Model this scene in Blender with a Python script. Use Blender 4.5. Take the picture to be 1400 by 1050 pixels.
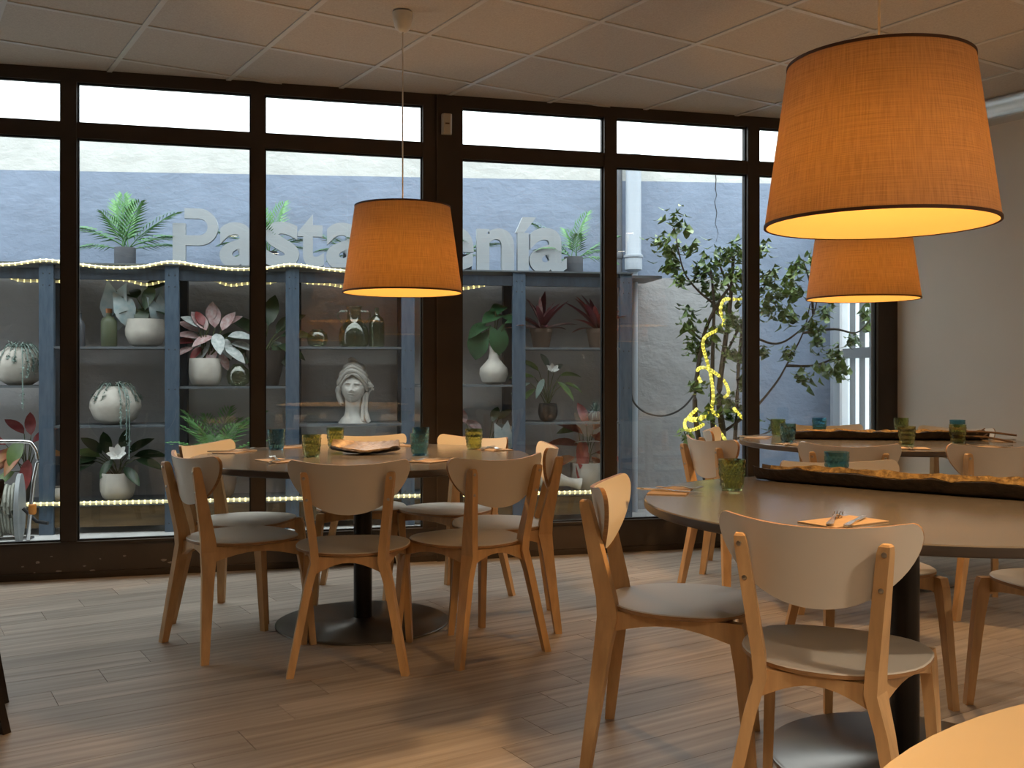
import bpy, bmesh, math, random
from mathutils import Vector, Matrix, Euler, noise
for o in list(bpy.data.objects): bpy.data.objects.remove(o)
sc = bpy.context.scene; C = sc.collection
R = random.Random(7); PI = math.pi

# ---------------------------------------------------------------- camera
EYE = 1.13; F = 1375.0; HOR = 507.0
cd = bpy.data.cameras.new('camera'); cam = bpy.data.objects.new('camera', cd); C.objects.link(cam)
cam.location = (0, 0, EYE); cam.rotation_euler = (PI/2, 0, 0)
cd.sensor_width = 36; cd.lens = 36*F/1400; cd.shift_y = -(525-HOR)/1400; cd.clip_start = .02
sc.camera = cam
# ---------------------------------------------------------------- sky: standard CIE overcast
w = bpy.data.worlds.new('overcast'); sc.world = w; w.use_nodes = True
nt = w.node_tree; nt.nodes.clear(); N = nt.nodes.new; L = nt.links.new
tc = N('ShaderNodeTexCoord'); sp = N('ShaderNodeSeparateXYZ'); L(tc.outputs['Generated'], sp.inputs[0])
mx = N('ShaderNodeMath'); mx.operation = 'MAXIMUM'; mx.inputs[1].default_value = 0; L(sp.outputs['Z'], mx.inputs[0])
ma = N('ShaderNodeMath'); ma.operation = 'MULTIPLY_ADD'; ma.inputs[1].default_value = 2/3; ma.inputs[2].default_value = 1/3; L(mx.outputs[0], ma.inputs[0])
ml = N('ShaderNodeMath'); ml.operation = 'MULTIPLY'; ml.inputs[1].default_value = 3.3; L(ma.outputs[0], ml.inputs[0])   # zenith radiance
bg = N('ShaderNodeBackground'); bg.inputs['Color'].default_value = (.90, .975, 1, 1); L(ml.outputs[0], bg.inputs['Strength'])
L(bg.outputs[0], N('ShaderNodeOutputWorld').inputs[0])
vs = sc.view_settings; vs.view_transform = 'Standard'; vs.look = 'None'; vs.gamma = 1; vs.use_curve_mapping = False; vs.exposure = 1.12
LAMP_GLOW, LAMP_DOWN, ADDED_DOWNLIGHT = 4.8, 20.0, 95.0

# ---------------------------------------------------------------- helpers
def at(x, y, Y): return Vector(((x-700)/F*Y, Y, EYE-(y-HOR)/F*Y))
MATS = {}
def mat(name, col, rough=.5, metal=0, var=.0, scale=8, stretch=(1,1,1), bump=0, bscale=None, spec=.5, trans=0, ior=1.45, col2=None, emit=None, es=0, coat=0, world=False):
    m = bpy.data.materials.new(name); m.use_nodes = True; MATS[name] = m
    t = m.node_tree; b = t.nodes['Principled BSDF']; n = t.nodes.new; l = t.links.new
    b.inputs['Roughness'].default_value = rough; b.inputs['Metallic'].default_value = metal
    b.inputs['Specular IOR Level'].default_value = spec; b.inputs['Transmission Weight'].default_value = trans
    b.inputs['IOR'].default_value = ior; b.inputs['Coat Weight'].default_value = coat
    c = (*col, 1)
    cc = n('ShaderNodeTexCoord'); mp = n('ShaderNodeMapping'); mp.inputs['Scale'].default_value = stretch
    l(cc.outputs['Object'], mp.inputs[0])
    if world:
        ge = n('ShaderNodeNewGeometry'); l(ge.outputs['Position'], mp.inputs[0])
    no = n('ShaderNodeTexNoise'); no.inputs['Scale'].default_value = scale; no.inputs['Detail'].default_value = 5; l(mp.outputs[0], no.inputs['Vector'])
    ra = n('ShaderNodeValToRGB'); e = ra.color_ramp.elements; e[0].position = .3; e[1].position = .7
    c2 = (*col2, 1) if col2 else tuple(min(1, v*(1+var)) for v in col)+(1,)
    c1 = c if col2 else tuple(v*(1-var) for v in col)+(1,)
    e[0].color = c1; e[1].color = c2; l(no.outputs[0], ra.inputs[0]); l(ra.outputs[0], b.inputs['Base Color'])
    if bump:
        bn = n('ShaderNodeTexNoise'); bn.inputs['Scale'].default_value = bscale or scale*3; bn.inputs['Detail'].default_value = 6; l(mp.outputs[0], bn.inputs['Vector'])
        bu = n('ShaderNodeBump'); bu.inputs['Strength'].default_value = bump; bu.inputs['Distance'].default_value = .02; l(bn.outputs[0], bu.inputs['Height']); l(bu.outputs[0], b.inputs['Normal'])
    if emit: b.inputs['Emission Color'].default_value = (*emit, 1); b.inputs['Emission Strength'].default_value = es
    return m
def obj(name, verts, faces, m, parent=None, smooth=False, mi=None, loc=None, rot=None):
    me = bpy.data.meshes.new(name); me.from_pydata([tuple(v) for v in verts], [], faces)
    ms = m if isinstance(m, (list, tuple)) else [m]
    for k in ms: me.materials.append(MATS[k])
    if mi: me.polygons.foreach_set('material_index', mi)
    if smooth: me.polygons.foreach_set('use_smooth', [True]*len(me.polygons))
    me.update()
    bm = bmesh.new(); bm.from_mesh(me); bmesh.ops.recalc_face_normals(bm, faces=bm.faces); bm.to_mesh(me); bm.free()
    if smooth:
        try: me.set_sharp_from_angle(angle=math.radians(42))
        except Exception: pass
    return inst(name, me, parent, loc, rot)
def inst(name, me, parent=None, loc=None, rot=None):
    o = bpy.data.objects.new(name, me); C.objects.link(o)
    if parent is not None: o.parent = parent
    if loc is not None: o.location = loc
    if rot is not None: o.rotation_euler = rot
    return o
def tag(o, label, cat, group=None):
    o['label'] = label; o['category'] = cat
    if group: o['group'] = group
    return o
def thing(name, label, cat, loc=(0,0,0), rz=0, group=None):
    o = bpy.data.objects.new(name, None); C.objects.link(o); o.empty_display_size = .1
    o.location = loc; o.rotation_euler = (0, 0, rz); return tag(o, label, cat, group)
def struct(o, label, cat='structure'):
    o['kind'] = 'structure'; o['label'] = label; o['category'] = cat; return o
def dup(root, loc, rz, label, group=None):
    r = root.copy(); C.objects.link(r); r.location = loc; r.rotation_euler = (0, 0, rz); r['label'] = label
    if group: r['group'] = group
    for ch in list(root.children):
        c = ch.copy(); C.objects.link(c); c.parent = r
        for g in list(ch.children):
            d = g.copy(); C.objects.link(d); d.parent = c
    return r
class MB:
    def __init__(s): s.v = []; s.f = []; s.mi = []
    def add(s, v, f, mi=0):
        k = len(s.v); s.v += [tuple(p) for p in v]; s.f += [tuple(i+k for i in q) for q in f]; s.mi += [mi]*len(f); return s
    def box(s, x0, x1, y0, y1, z0, z1, mi=0):
        return s.add([(x0,y0,z0),(x1,y0,z0),(x1,y1,z0),(x0,y1,z0),(x0,y0,z1),(x1,y0,z1),(x1,y1,z1),(x0,y1,z1)],
            [(0,3,2,1),(4,5,6,7),(0,1,5,4),(1,2,6,5),(2,3,7,6),(3,0,4,7)], mi)
    def loft(s, rings, mi=0, cap=True, closed=True):
        n = len(rings[0]); v = [p for r in rings for p in r]; f = []
        for i in range(len(rings)-1):
            for j in range(n if closed else n-1):
                a = i*n+j; b = i*n+(j+1) % n; f.append((a, b, b+n, a+n))
        if cap: f.append(tuple(range(n))[::-1]); f.append(tuple(range((len(rings)-1)*n, len(rings)*n)))
        return s.add(v, f, mi)
    def tube(s, pts, rad, n=8, mi=0):
        pts = [Vector(p) for p in pts]; rings = []; up = Vector((0,0,1))
        for i, p in enumerate(pts):
            d = (pts[min(i+1, len(pts)-1)]-pts[max(i-1, 0)]).normalized()
            a = d.cross(up)
            if a.length < .05: a = d.cross(Vector((1,0,0)))
            a.normalize(); b = a.cross(d); r = rad[i] if isinstance(rad, (list, tuple)) else rad
            rings.append([p+a*math.cos(2*PI*k/n)*r+b*math.sin(2*PI*k/n)*r for k in range(n)])
        return s.loft(rings, mi)
    def lathe(s, prof, n=24, c=(0,0,0), mi=0, cap=True):
        return s.loft([[(c[0]+r*math.cos(2*PI*k/n), c[1]+r*math.sin(2*PI*k/n), c[2]+z) for k in range(n)] for r, z in prof], mi, cap)
    def prism(s, poly, z0, z1, mi=0):
        n = len(poly); v = [(x,y,z0) for x,y in poly]+[(x,y,z1) for x,y in poly]
        return s.add(v, [tuple(range(n))[::-1], tuple(range(n, 2*n))]+[(i,(i+1)%n,(i+1)%n+n,i+n) for i in range(n)], mi)
    def sphere(s, c, r, n=8, m=5, mi=0):
        rr = r if isinstance(r, tuple) else (r,r,r)
        rings = [[(c[0]+rr[0]*math.sin(t)*math.cos(2*PI*k/n), c[1]+rr[1]*math.sin(t)*math.sin(2*PI*k/n), c[2]+rr[2]*math.cos(t)) for k in range(n)] for t in [PI*(.02+.96*i/m) for i in range(m+1)]]
        return s.loft(rings, mi)
    def xf(s, M): s.v = [tuple(M @ Vector(p)) for p in s.v]; return s
    def build(s, name, m, parent=None, smooth=False, loc=None, rot=None): return obj(name, s.v, s.f, m, parent, smooth, s.mi, loc, rot)
def spline(pts, k=6):
    p = [Vector(q) for q in pts]; p = [2*p[0]-p[1]]+p+[2*p[-1]-p[-2]]; out = []
    for i in range(1, len(p)-2):
        for j in range(k):
            t = j/k; a, b, c, d = p[i-1], p[i], p[i+1], p[i+2]
            out.append(.5*((2*b)+(c-a)*t+(2*a-5*b+4*c-d)*t*t+(3*b-a-3*c+d)*t**3))
    return out+[p[-2]]
def clip(poly, p, n):
    out = []; m = len(poly)
    for i in range(m):
        a, b = poly[i], poly[(i+1) % m]
        da = (a[0]-p[0])*n[0]+(a[1]-p[1])*n[1]; db = (b[0]-p[0])*n[0]+(b[1]-p[1])*n[1]
        if da <= 0: out.append(a)
        if da*db < 0: t = da/(da-db); out.append((a[0]+(b[0]-a[0])*t, a[1]+(b[1]-a[1])*t))
    return out

# ---------------------------------------------------------------- materials
mat('laminate_white', (.66,.60,.51), .42, var=.03, scale=3)
mat('birch', (.56,.335,.15), .45, var=.16, scale=6, stretch=(6,6,.7), bump=.03)
mat('ply_edge', (.34,.18,.075), .55, var=.25, scale=30, stretch=(1,1,8))
mat('dark_wood', (.018,.009,.005), .4, var=.2, scale=6, stretch=(6,6,.7))
mat('dark_laminate', (.022,.011,.007), .38, var=.1, scale=4)
mat('screw', (.45,.40,.33), .3, 1)
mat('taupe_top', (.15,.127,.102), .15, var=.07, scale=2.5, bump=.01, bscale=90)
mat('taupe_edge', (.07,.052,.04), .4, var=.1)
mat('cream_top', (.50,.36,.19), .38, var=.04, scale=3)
mat('dark_steel', (.022,.018,.016), .33, .6, var=.15)
mat('base_steel', (.22,.20,.18), .28, .85, var=.12, scale=5)
mat('frame_bronze', (.046,.032,.022), .42, .2, var=.15, scale=4)
mat('kick_panel', (.062,.044,.031), .5, .1, var=.2, scale=4)
mat('chipped_paint', (.30,.26,.22), .8, var=.3, scale=60)
mat('gasket', (.006,.006,.006), .6)
mat('plaster_warm', (.62,.59,.53), .85, var=.03, scale=2, bump=.03, bscale=60)
mat('plaster_taupe', (.22,.19,.155), .85, var=.03, scale=2, bump=.03, bscale=60)
mat('cove_white', (.72,.72,.70), .2, .85, var=.02)
mat('tbar', (.52,.50,.46), .35, var=.03)
mat('device_cream', (.42,.36,.27), .5, var=.03)
mat('cup_white', (.62,.58,.5), .4, var=.02)
mat('shade_rim', (.07,.03,.015), .7)
mat('courtyard_slab', (.383,.386,.383), .85, var=.12, scale=6, bump=.1, bscale=60)
mat('blue_post', (.033,.058,.092), .6, var=.35, scale=14, stretch=(3,3,.6), bump=.08, bscale=50, col2=(.066,.096,.132))
mat('dark_post', (.020,.030,.043), .7, var=.3, scale=12, stretch=(3,3,.6))
mat('shelf_board', (.086,.099,.109), .5, var=.25, scale=6, stretch=(.6,4,4))
mat('old_timber', (.158,.102,.043), .8, var=.5, scale=5, stretch=(.5,4,4), bump=.2, col2=(.066,.046,.026))
mat('letter_white', (.310,.343,.370), .6, var=.03)
mat('stone_pot', (.409,.386,.343), .75, var=.1, scale=14, bump=.05)
mat('grey_pot', (.106,.115,.132), .7, var=.1)
mat('brown_pot', (.112,.076,.056), .75, var=.2, bump=.05)
mat('black_pot', (.013,.014,.015), .35, var=.2)
mat('taupe_pot', (.046,.041,.038), .5, var=.15)
mat('soil', (.025,.018,.012), .95, var=.4, scale=40, bump=.3)
mat('stem_green', (.059,.073,.026), .6, var=.3)
mat('stem_brown', (.050,.036,.026), .8, var=.3, scale=20, bump=.15)
mat('palm_green', (.040,.132,.040), .45, var=.5, scale=5, col2=(.106,.277,.086))
mat('leaf_dark', (.012,.030,.018), .35, var=.5, scale=12, col2=(.033,.066,.018))
mat('leaf_mid', (.040,.086,.020), .4, var=.5, scale=9, col2=(.112,.172,.040))
mat('ficus_leaf', (.033,.079,.015), .33, var=.5, scale=5, col2=(.152,.218,.046))
mat('leaf_philo', (.020,.066,.026), .3, var=.4, scale=10, col2=(.040,.119,.053))
mat('leaf_silver', (.198,.277,.251), .6, var=.3, scale=10)
mat('leaf_bluewhite', (.277,.383,.409), .4, var=.3, scale=20, col2=(.475,.528,.528))
mat('leaf_pinkwhite', (.264,.086,.092), .45, scale=26, col2=(.528,.475,.462))
mat('leaf_white_vein', (.198,.251,.238), .45, scale=28, col2=(.561,.581,.581))
mat('leaf_red', (.112,.012,.015), .4, scale=14, col2=(.277,.046,.046))
mat('leaf_croton', (.277,.040,.033), .4, scale=13, col2=(.231,.145,.033))
mat('leaf_wine', (.046,.008,.018), .4, scale=10, col2=(.145,.026,.040))
mat('petal', (.554,.554,.528), .6, var=.03)
mat('bust_stone', (.409,.396,.363), .8, var=.12, scale=18, bump=.08)
mat('glass_olive', (.60,.64,.30), .04, trans=1, spec=.5, ior=1.5)
mat('glass_teal', (.28,.55,.62), .04, trans=1, spec=.5, ior=1.5)
mat('bottle_frost', (.132,.158,.092), .45, var=.1, trans=.35)
mat('bottle_grey', (.079,.086,.099), .4, var=.1)
mat('copper', (.45,.20,.10), .35, .9)
mat('napkin', (.38,.26,.15), .85, var=.06, scale=50)
mat('cutlery', (.62,.58,.52), .22, 1)
mat('bark_dark', (.028,.018,.012), .55, var=.6, scale=30, bump=.5, bscale=40)
mat('bark_gold', (.11,.06,.018), .45, .25, scale=70, col2=(.42,.27,.09), bump=.6, bscale=70)
mat('leaf_dish', (.15,.105,.07), .42, .2, scale=22, col2=(.30,.23,.165), bump=.2)
mat('twig', (.11,.06,.028), .7, var=.2)
mat('rope_clear', (.60,.55,.36), .35, var=.05, emit=(1,.85,.35), es=.10)
mat('led_warm', (1,.9,.5), .4, emit=(1,.80,.30), es=1.0)
mat('led_tree', (1,.9,.3), .4, emit=(1,.86,.10), es=.9)
mat('rope_tree', (.60,.56,.12), .35, var=.05, emit=(1,.84,.08), es=.16)
mat('cable_black', (.02,.02,.022), .6)
mat('pipe_blue', (.330,.370,.422), .5, var=.05, scale=3)
mat('gate_white', (.88,.90,.92), .5, var=.04)
mat('gate_bar', (.22,.23,.24), .5, .3)
mat('chrome', (.60,.60,.60), .2, 1)
mat('reel_grey', (.224,.244,.251), .5, var=.08)
mat('hose', (.277,.284,.238), .5, var=.15, scale=40)
mat('orange_plastic', (.495,.172,.018), .4)
mat('bulb', (1,.8,.5), .4, emit=(1,.62,.25), es=4)
mat('led_white', (1,.95,.9), .4, emit=(1,.86,.66), es=6)
def floor_mat():
    m = mat('floor_plank', (.19,.15,.118), .36, scale=3, spec=.5); t = m.node_tree; n = t.nodes.new; l = t.links.new; b = t.nodes['Principled BSDF']
    cc = n('ShaderNodeTexCoord'); oi = n('ShaderNodeObjectInfo'); ad = n('ShaderNodeVectorMath'); ad.operation = 'ADD'
    sc_ = n('ShaderNodeVectorMath'); sc_.operation = 'SCALE'; sc_.inputs['Scale'].default_value = 40
    l(oi.outputs['Random'], sc_.inputs[0]); l(cc.outputs['Object'], ad.inputs[0]); l(sc_.outputs[0], ad.inputs[1])
    mp = n('ShaderNodeMapping'); mp.inputs['Scale'].default_value = (.55, 14, 1); l(ad.outputs[0], mp.inputs[0])
    no = n('ShaderNodeTexNoise'); no.inputs['Scale'].default_value = 2.6; no.inputs['Detail'].default_value = 6; l(mp.outputs[0], no.inputs[0])
    ra = n('ShaderNodeValToRGB'); e = ra.color_ramp.elements; e[0].position = .28; e[1].position = .74; e[0].color = (.235,.19,.15,1); e[1].color = (.47,.40,.335,1)
    l(no.outputs[0], ra.inputs[0])
    mixn = n('ShaderNodeMix'); mixn.data_type = 'RGBA'; mixn.blend_type = 'MULTIPLY'; mixn.inputs[0].default_value = 1
    mr = n('ShaderNodeMapRange'); mr.inputs[3].default_value = .86; mr.inputs[4].default_value = 1.1; l(oi.outputs['Random'], mr.inputs[0])
    l(ra.outputs[0], mixn.inputs[6]); l(mr.outputs[0], mixn.inputs[7]); l(mixn.outputs[2], b.inputs['Base Color'])
    bu = n('ShaderNodeBump'); bu.inputs['Strength'].default_value = .12; bu.inputs['Distance'].default_value = .004; l(no.outputs[0], bu.inputs['Height']); l(bu.outputs[0], b.inputs['Normal'])
floor_mat()
mat('grout', (.035,.03,.026), .9, var=.1)
mat('ceiling_tile', (.43,.385,.335), .95, scale=130, col2=(.52,.475,.42), bump=.12, bscale=150)
def glass_pane(nm, tintc, refl):
    m = bpy.data.materials.new(nm); MATS[nm] = m; m.use_nodes = True; t = m.node_tree; t.nodes.clear(); n = t.nodes.new; l = t.links.new
    lw = n('ShaderNodeLayerWeight'); lw.inputs[0].default_value = .5
    pw = n('ShaderNodeMath'); pw.operation = 'POWER'; pw.inputs[1].default_value = 5; l(lw.outputs['Facing'], pw.inputs[0])
    md = n('ShaderNodeMath'); md.operation = 'MULTIPLY_ADD'; md.inputs[1].default_value = .95; md.inputs[2].default_value = refl; l(pw.outputs[0], md.inputs[0])
    tr = n('ShaderNodeBsdfTransparent'); tr.inputs[0].default_value = (*tintc,1); gl = n('ShaderNodeBsdfGlossy'); gl.inputs['Roughness'].default_value = .0
    mi = n('ShaderNodeMixShader'); l(md.outputs[0], mi.inputs[0]); l(tr.outputs[0], mi.inputs[1]); l(gl.outputs[0], mi.inputs[2]); l(mi.outputs[0], n('ShaderNodeOutputMaterial').inputs[0])
glass_pane('window_glass', (.975,.985,.98), .055)      # double glazed
glass_pane('glass_green', (.89,.93,.82), .05)
def shade_mat():
    m = bpy.data.materials.new('shade_fabric'); MATS['shade_fabric'] = m; m.use_nodes = True; t = m.node_tree; t.nodes.clear(); n = t.nodes.new; l = t.links.new
    uv = n('ShaderNodeUVMap'); mp = n('ShaderNodeMapping'); mp.inputs['Scale'].default_value = (8, 190, 1); l(uv.outputs[0], mp.inputs[0])
    a = n('ShaderNodeTexNoise'); a.inputs['Scale'].default_value = 1; a.inputs['Detail'].default_value = 3; l(mp.outputs[0], a.inputs[0])
    mp2 = n('ShaderNodeMapping'); mp2.inputs['Scale'].default_value = (420, 6, 1); l(uv.outputs[0], mp2.inputs[0])
    b = n('ShaderNodeTexNoise'); b.inputs['Scale'].default_value = 1; b.inputs['Detail'].default_value = 3; l(mp2.outputs[0], b.inputs[0])
    ad = n('ShaderNodeMath'); ad.operation = 'ADD'; l(a.outputs[0], ad.inputs[0]); l(b.outputs[0], ad.inputs[1])
    mr = n('ShaderNodeMapRange'); mr.inputs[1].default_value = .7; mr.inputs[2].default_value = 1.3; mr.inputs[3].default_value = .72; mr.inputs[4].default_value = 1.12; l(ad.outputs[0], mr.inputs[0])
    def tint(c):
        x = n('ShaderNodeMix'); x.data_type = 'RGBA'; x.blend_type = 'MULTIPLY'; x.inputs[0].default_value = 1; x.inputs[6].default_value = (*c, 1); l(mr.outputs[0], x.inputs[7]); return x.outputs[2]
    di = n('ShaderNodeBsdfDiffuse'); l(tint((.50,.345,.275)), di.inputs[0]); tl = n('ShaderNodeBsdfTranslucent'); l(tint((.27,.19,.07)), tl.inputs[0])
    mi = n('ShaderNodeMixShader'); mi.inputs[0].default_value = .5; l(di.outputs[0], mi.inputs[1]); l(tl.outputs[0], mi.inputs[2]); l(mi.outputs[0], n('ShaderNodeOutputMaterial').inputs[0])
    m2 = bpy.data.materials.new('shade_lining'); MATS['shade_lining'] = m2; m2.use_nodes = True; t = m2.node_tree; t.nodes.clear(); n = t.nodes.new; l = t.links.new
    di = n('ShaderNodeBsdfDiffuse'); di.inputs[0].default_value = (.80,.62,.34,1); tl = n('ShaderNodeBsdfTranslucent'); tl.inputs[0].default_value = (.9,.72,.45,1)
    mi = n('ShaderNodeMixShader'); mi.inputs[0].default_value = .55; l(di.outputs[0], mi.inputs[1]); l(tl.outputs[0], mi.inputs[2]); l(mi.outputs[0], n('ShaderNodeOutputMaterial').inputs[0])
shade_mat()
def translucent_panel():
    m = bpy.data.materials.new('gate_panel'); MATS['gate_panel'] = m; m.use_nodes = True; t = m.node_tree; t.nodes.clear(); n = t.nodes.new; l = t.links.new
    no = n('ShaderNodeTexNoise'); no.inputs['Scale'].default_value = 6; ra = n('ShaderNodeValToRGB'); ra.color_ramp.elements[0].color = (.84,.88,.92,1); ra.color_ramp.elements[1].color = (.95,.97,.98,1); l(no.outputs[0], ra.inputs[0])
    di = n('ShaderNodeBsdfDiffuse'); tl = n('ShaderNodeBsdfTranslucent'); l(ra.outputs[0], di.inputs[0]); l(ra.outputs[0], tl.inputs[0])
    mi = n('ShaderNodeMixShader'); mi.inputs[0].default_value = .6; l(di.outputs[0], mi.inputs[1]); l(tl.outputs[0], mi.inputs[2]); l(mi.outputs[0], n('ShaderNodeOutputMaterial').inputs[0])
translucent_panel()
def wall_mat():
    m = bpy.data.materials.new('courtyard_render'); MATS['courtyard_render'] = m; m.use_nodes = True; t = m.node_tree; b = t.nodes['Principled BSDF']; n = t.nodes.new; l = t.links.new
    b.inputs['Roughness'].default_value = .85
    tc = n('ShaderNodeTexCoord'); sp = n('ShaderNodeSeparateXYZ'); l(tc.outputs['Object'], sp.inputs[0])
    no = n('ShaderNodeTexNoise'); no.inputs['Scale'].default_value = 3; no.inputs['Detail'].default_value = 6; l(tc.outputs['Object'], no.inputs[0])
    def math2(op, a, bv, c=None):
        x = n('ShaderNodeMath'); x.operation = op
        for i, q in enumerate((a, bv, c)):
            if q is None: continue
            if isinstance(q, (int, float)): x.inputs[i].default_value = q
            else: l(q, x.inputs[i])
        return x.outputs[0]
    def mix(f, a, bv):
        x = n('ShaderNodeMix'); x.data_type = 'RGBA'; l(f, x.inputs[0])
        for i, q in ((6, a), (7, bv)):
            if isinstance(q, tuple): x.inputs[i].default_value = (*q, 1)
            else: l(q, x.inputs[i])
        return x.outputs[2]
    var = math2('MULTIPLY_ADD', no.outputs[0], .5, .75)
    edge = math2('MULTIPLY_ADD', sp.outputs['X'], -.0165, 0); zz = math2('ADD', sp.outputs['Z'], edge)
    top = math2('GREATER_THAN', zz, 2.605)
    z2 = math2('MULTIPLY_ADD', no.outputs[0], .07, sp.outputs['Z'])
    low = math2('MULTIPLY', math2('LESS_THAN', z2, 1.92), math2('LESS_THAN', math2('MULTIPLY_ADD', no.outputs[0], .2, sp.outputs['X']), 5.35))
    col = mix(low, (.205,.255,.345), (.345,.345,.352)); col = mix(top, col, (.50,.51,.495))
    x = n('ShaderNodeMix'); x.data_type = 'RGBA'; x.blend_type = 'MULTIPLY'; x.inputs[0].default_value = 1; l(col, x.inputs[6]); l(var, x.inputs[7]); l(x.outputs[2], b.inputs['Base Color'])
    mp = n('ShaderNodeMapping'); mp.inputs['Scale'].default_value = (1, 1, 1.4); l(tc.outputs['Object'], mp.inputs[0])
    bn = n('ShaderNodeTexNoise'); bn.inputs['Scale'].default_value = 7; bn.inputs['Detail'].default_value = 9; bn.inputs['Roughness'].default_value = .6; bn.inputs['Distortion'].default_value = .15; l(mp.outputs[0], bn.inputs[0])
    bu = n('ShaderNodeBump'); bu.inputs['Strength'].default_value = .4; bu.inputs['Distance'].default_value = .035; l(bn.outputs[0], bu.inputs['Height']); l(bu.outputs[0], b.inputs['Normal'])
wall_mat()

# ---------------------------------------------------------------- room layout (metres)
WA = math.radians(14.6); WD = Vector((math.cos(WA), math.sin(WA))); WN = Vector((-math.sin(WA), math.cos(WA)))   # glazed wall
WO = Vector((-2.737, 5.38)); CEIL = 2.77
GY = .561; E1 = Vector((math.cos(GY), math.sin(GY))); E2 = Vector((math.sin(GY), -math.cos(GY)))                  # plank / tile axes
def wu(x): k = (x-700)/F; return (2.737+5.38*k)/(WD.x-k*WD.y)
ULEFT = -3.4
P0 = WO+WD*ULEFT; P1 = WO+WD*wu(1226)
qR = P1.dot(E1); qL = P0.dot(E1); rB = 4.0
P2 = E1*qR+E2*rB; P3 = E1*qL+E2*rB
ROOM = [tuple(P0), tuple(P1), tuple(P2), tuple(P3)]
def room_clip(poly, ins=0):
    for p, nrm in ((P0, WN), (P1, E1), (P2, E2), (P0, -E1)):
        q = Vector(p)-Vector(nrm)*ins; poly = clip(poly, q, nrm)
        if len(poly) < 3: return []
    return poly
# floor: slab plus planks
fl = obj('floor', *(lambda b: (b.v, b.f))(MB().prism(ROOM, -.12, -.006)), 'grout'); struct(fl, 'grey brown wood plank floor laid diagonally through the dining room', 'floor')
PW, PL = .185, 1.2
full = None
for i in range(-40, 40):
    r0 = -3.315+i*PW
    off = -.06-i*.19
    for j in range(-12, 12):
        q0 = off+.0+j*PL
        ctr = E1*(q0+PL/2)+E2*(r0+PW/2)
        loc = [(-PL/2+.001,-PW/2+.001),(PL/2-.001,-PW/2+.001),(PL/2-.001,PW/2-.001),(-PL/2+.001,PW/2-.001)]
        EY = Vector((-E1.y, E1.x))
        wpoly = [tuple(ctr+E1*a+EY*b) for a, b in loc]
        cp = room_clip(wpoly)
        if len(cp) < 3: continue
        if ctr.y < -.6 and ctr.length > 3.0: pass
        whole = len(cp) == 4 and all((Vector(a)-Vector(b)).length < 1e-6 for a, b in zip(sorted(cp), sorted(wpoly)))
        if whole and full: o = inst('plank', full, fl)
        else:
            lp = loc if whole else [((Vector(a)-ctr).dot(E1), (Vector(a)-ctr).dot(EY)) for a in cp]
            o = MB().prism(lp, -.006, 0).build('plank', 'floor_plank', fl)
            if whole: full = o.data
        o.location = (ctr.x, ctr.y, 0); o.rotation_euler = (0, 0, GY)
# ceiling
ce = obj('ceiling', *(lambda b: (b.v, b.f))(MB().prism(ROOM, CEIL+.02, CEIL+.25)), 'plaster_warm'); struct(ce, 'suspended ceiling of square beige mineral tiles in a white grid', 'ceiling')
G0 = Vector((-2.576, 4.973)); fullt = None; EYc = Vector((-E1.y, E1.x))
for i in range(-14, 22):
    for j in range(-8, 22):
        ctr = G0+E1*(.6*(i+.5))+E2*(.6*(j+.5)); h = .3-.011
        wp = [tuple(ctr+E1*a+EYc*b) for a, b in ((-h,-h),(h,-h),(h,h),(-h,h))]
        cp = room_clip(wp, .0)
        if len(cp) < 3: continue
        whole = len(cp) == 4 and all((Vector(a)-Vector(b)).length < 1e-6 for a, b in zip(sorted(cp), sorted(wp)))
        if whole and fullt: o = inst('ceiling_tile', fullt, ce)
        else:
            lp = [((Vector(a)-ctr).dot(E1), (Vector(a)-ctr).dot(EYc)) for a in cp]
            o = MB().prism(lp, CEIL+.004, CEIL+.02).build('ceiling_tile', 'ceiling_tile', ce)
            if whole: fullt = o.data
        o.location = (ctr.x, ctr.y, 0); o.rotation_euler = (0, 0, GY)
for ax, (A, B, n0, n1) in enumerate(((E1, E2, -8, 22), (E2, E1, -14, 22))):
    for k in range(n0, n1):
        c0 = G0+B*(.6*k); hw = .0125
        poly = [tuple(c0+A*s*14+B*t*hw) for s, t in ((-1,-1),(1,-1),(1,1),(-1,1))]
        cp = room_clip(poly)
        if len(cp) >= 3: MB().prism(cp, CEIL-.002-.0006*ax, CEIL+.018).build('grid_bar', 'tbar', ce)
# solid walls
def wallbox(name, a, b, nrm, t, z0, z1, m, label):
    a, b, nrm = Vector(a), Vector(b), Vector(nrm)
    return struct(MB().prism([tuple(a), tuple(b), tuple(b+nrm*t), tuple(a+nrm*t)], z0, z1).build(name, m), label, 'wall')
wallbox('wall_right', P1-E2*.0, P2, E1, .15, -.12, CEIL+.25, 'plaster_warm', 'plain off white plaster wall beside the glazed front')
wallbox('wall_back', P2+E1*.15, P3-E1*.15, E2, .15, -.12, CEIL+.25, 'plaster_taupe', 'plain taupe plaster wall at the rear of the dining room')
wallbox('wall_left', P3, P0, -E1, .15, -.12, CEIL+.25, 'plaster_taupe', 'plain taupe plaster wall at the closed side of the dining room')
# glossy quarter round cove along the white wall
b = MB(); rc = .13; prof = [(0,0),(0,-rc)]+[(-rc*math.sin(t), -rc*math.cos(t)) for t in [PI/2*i/10 for i in range(1, 11)]]
rings = []
for p in (P1+E2*.02, P2-E2*.02):
    rings.append([(p.x+E1.x*a, p.y+E1.y*a, CEIL-.003+z) for a, z in prof])
struct(b.loft(rings).build('trim_1', 'cove_white', smooth=True), 'rounded glossy white cove where the plain wall meets the ceiling', 'trim')

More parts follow.
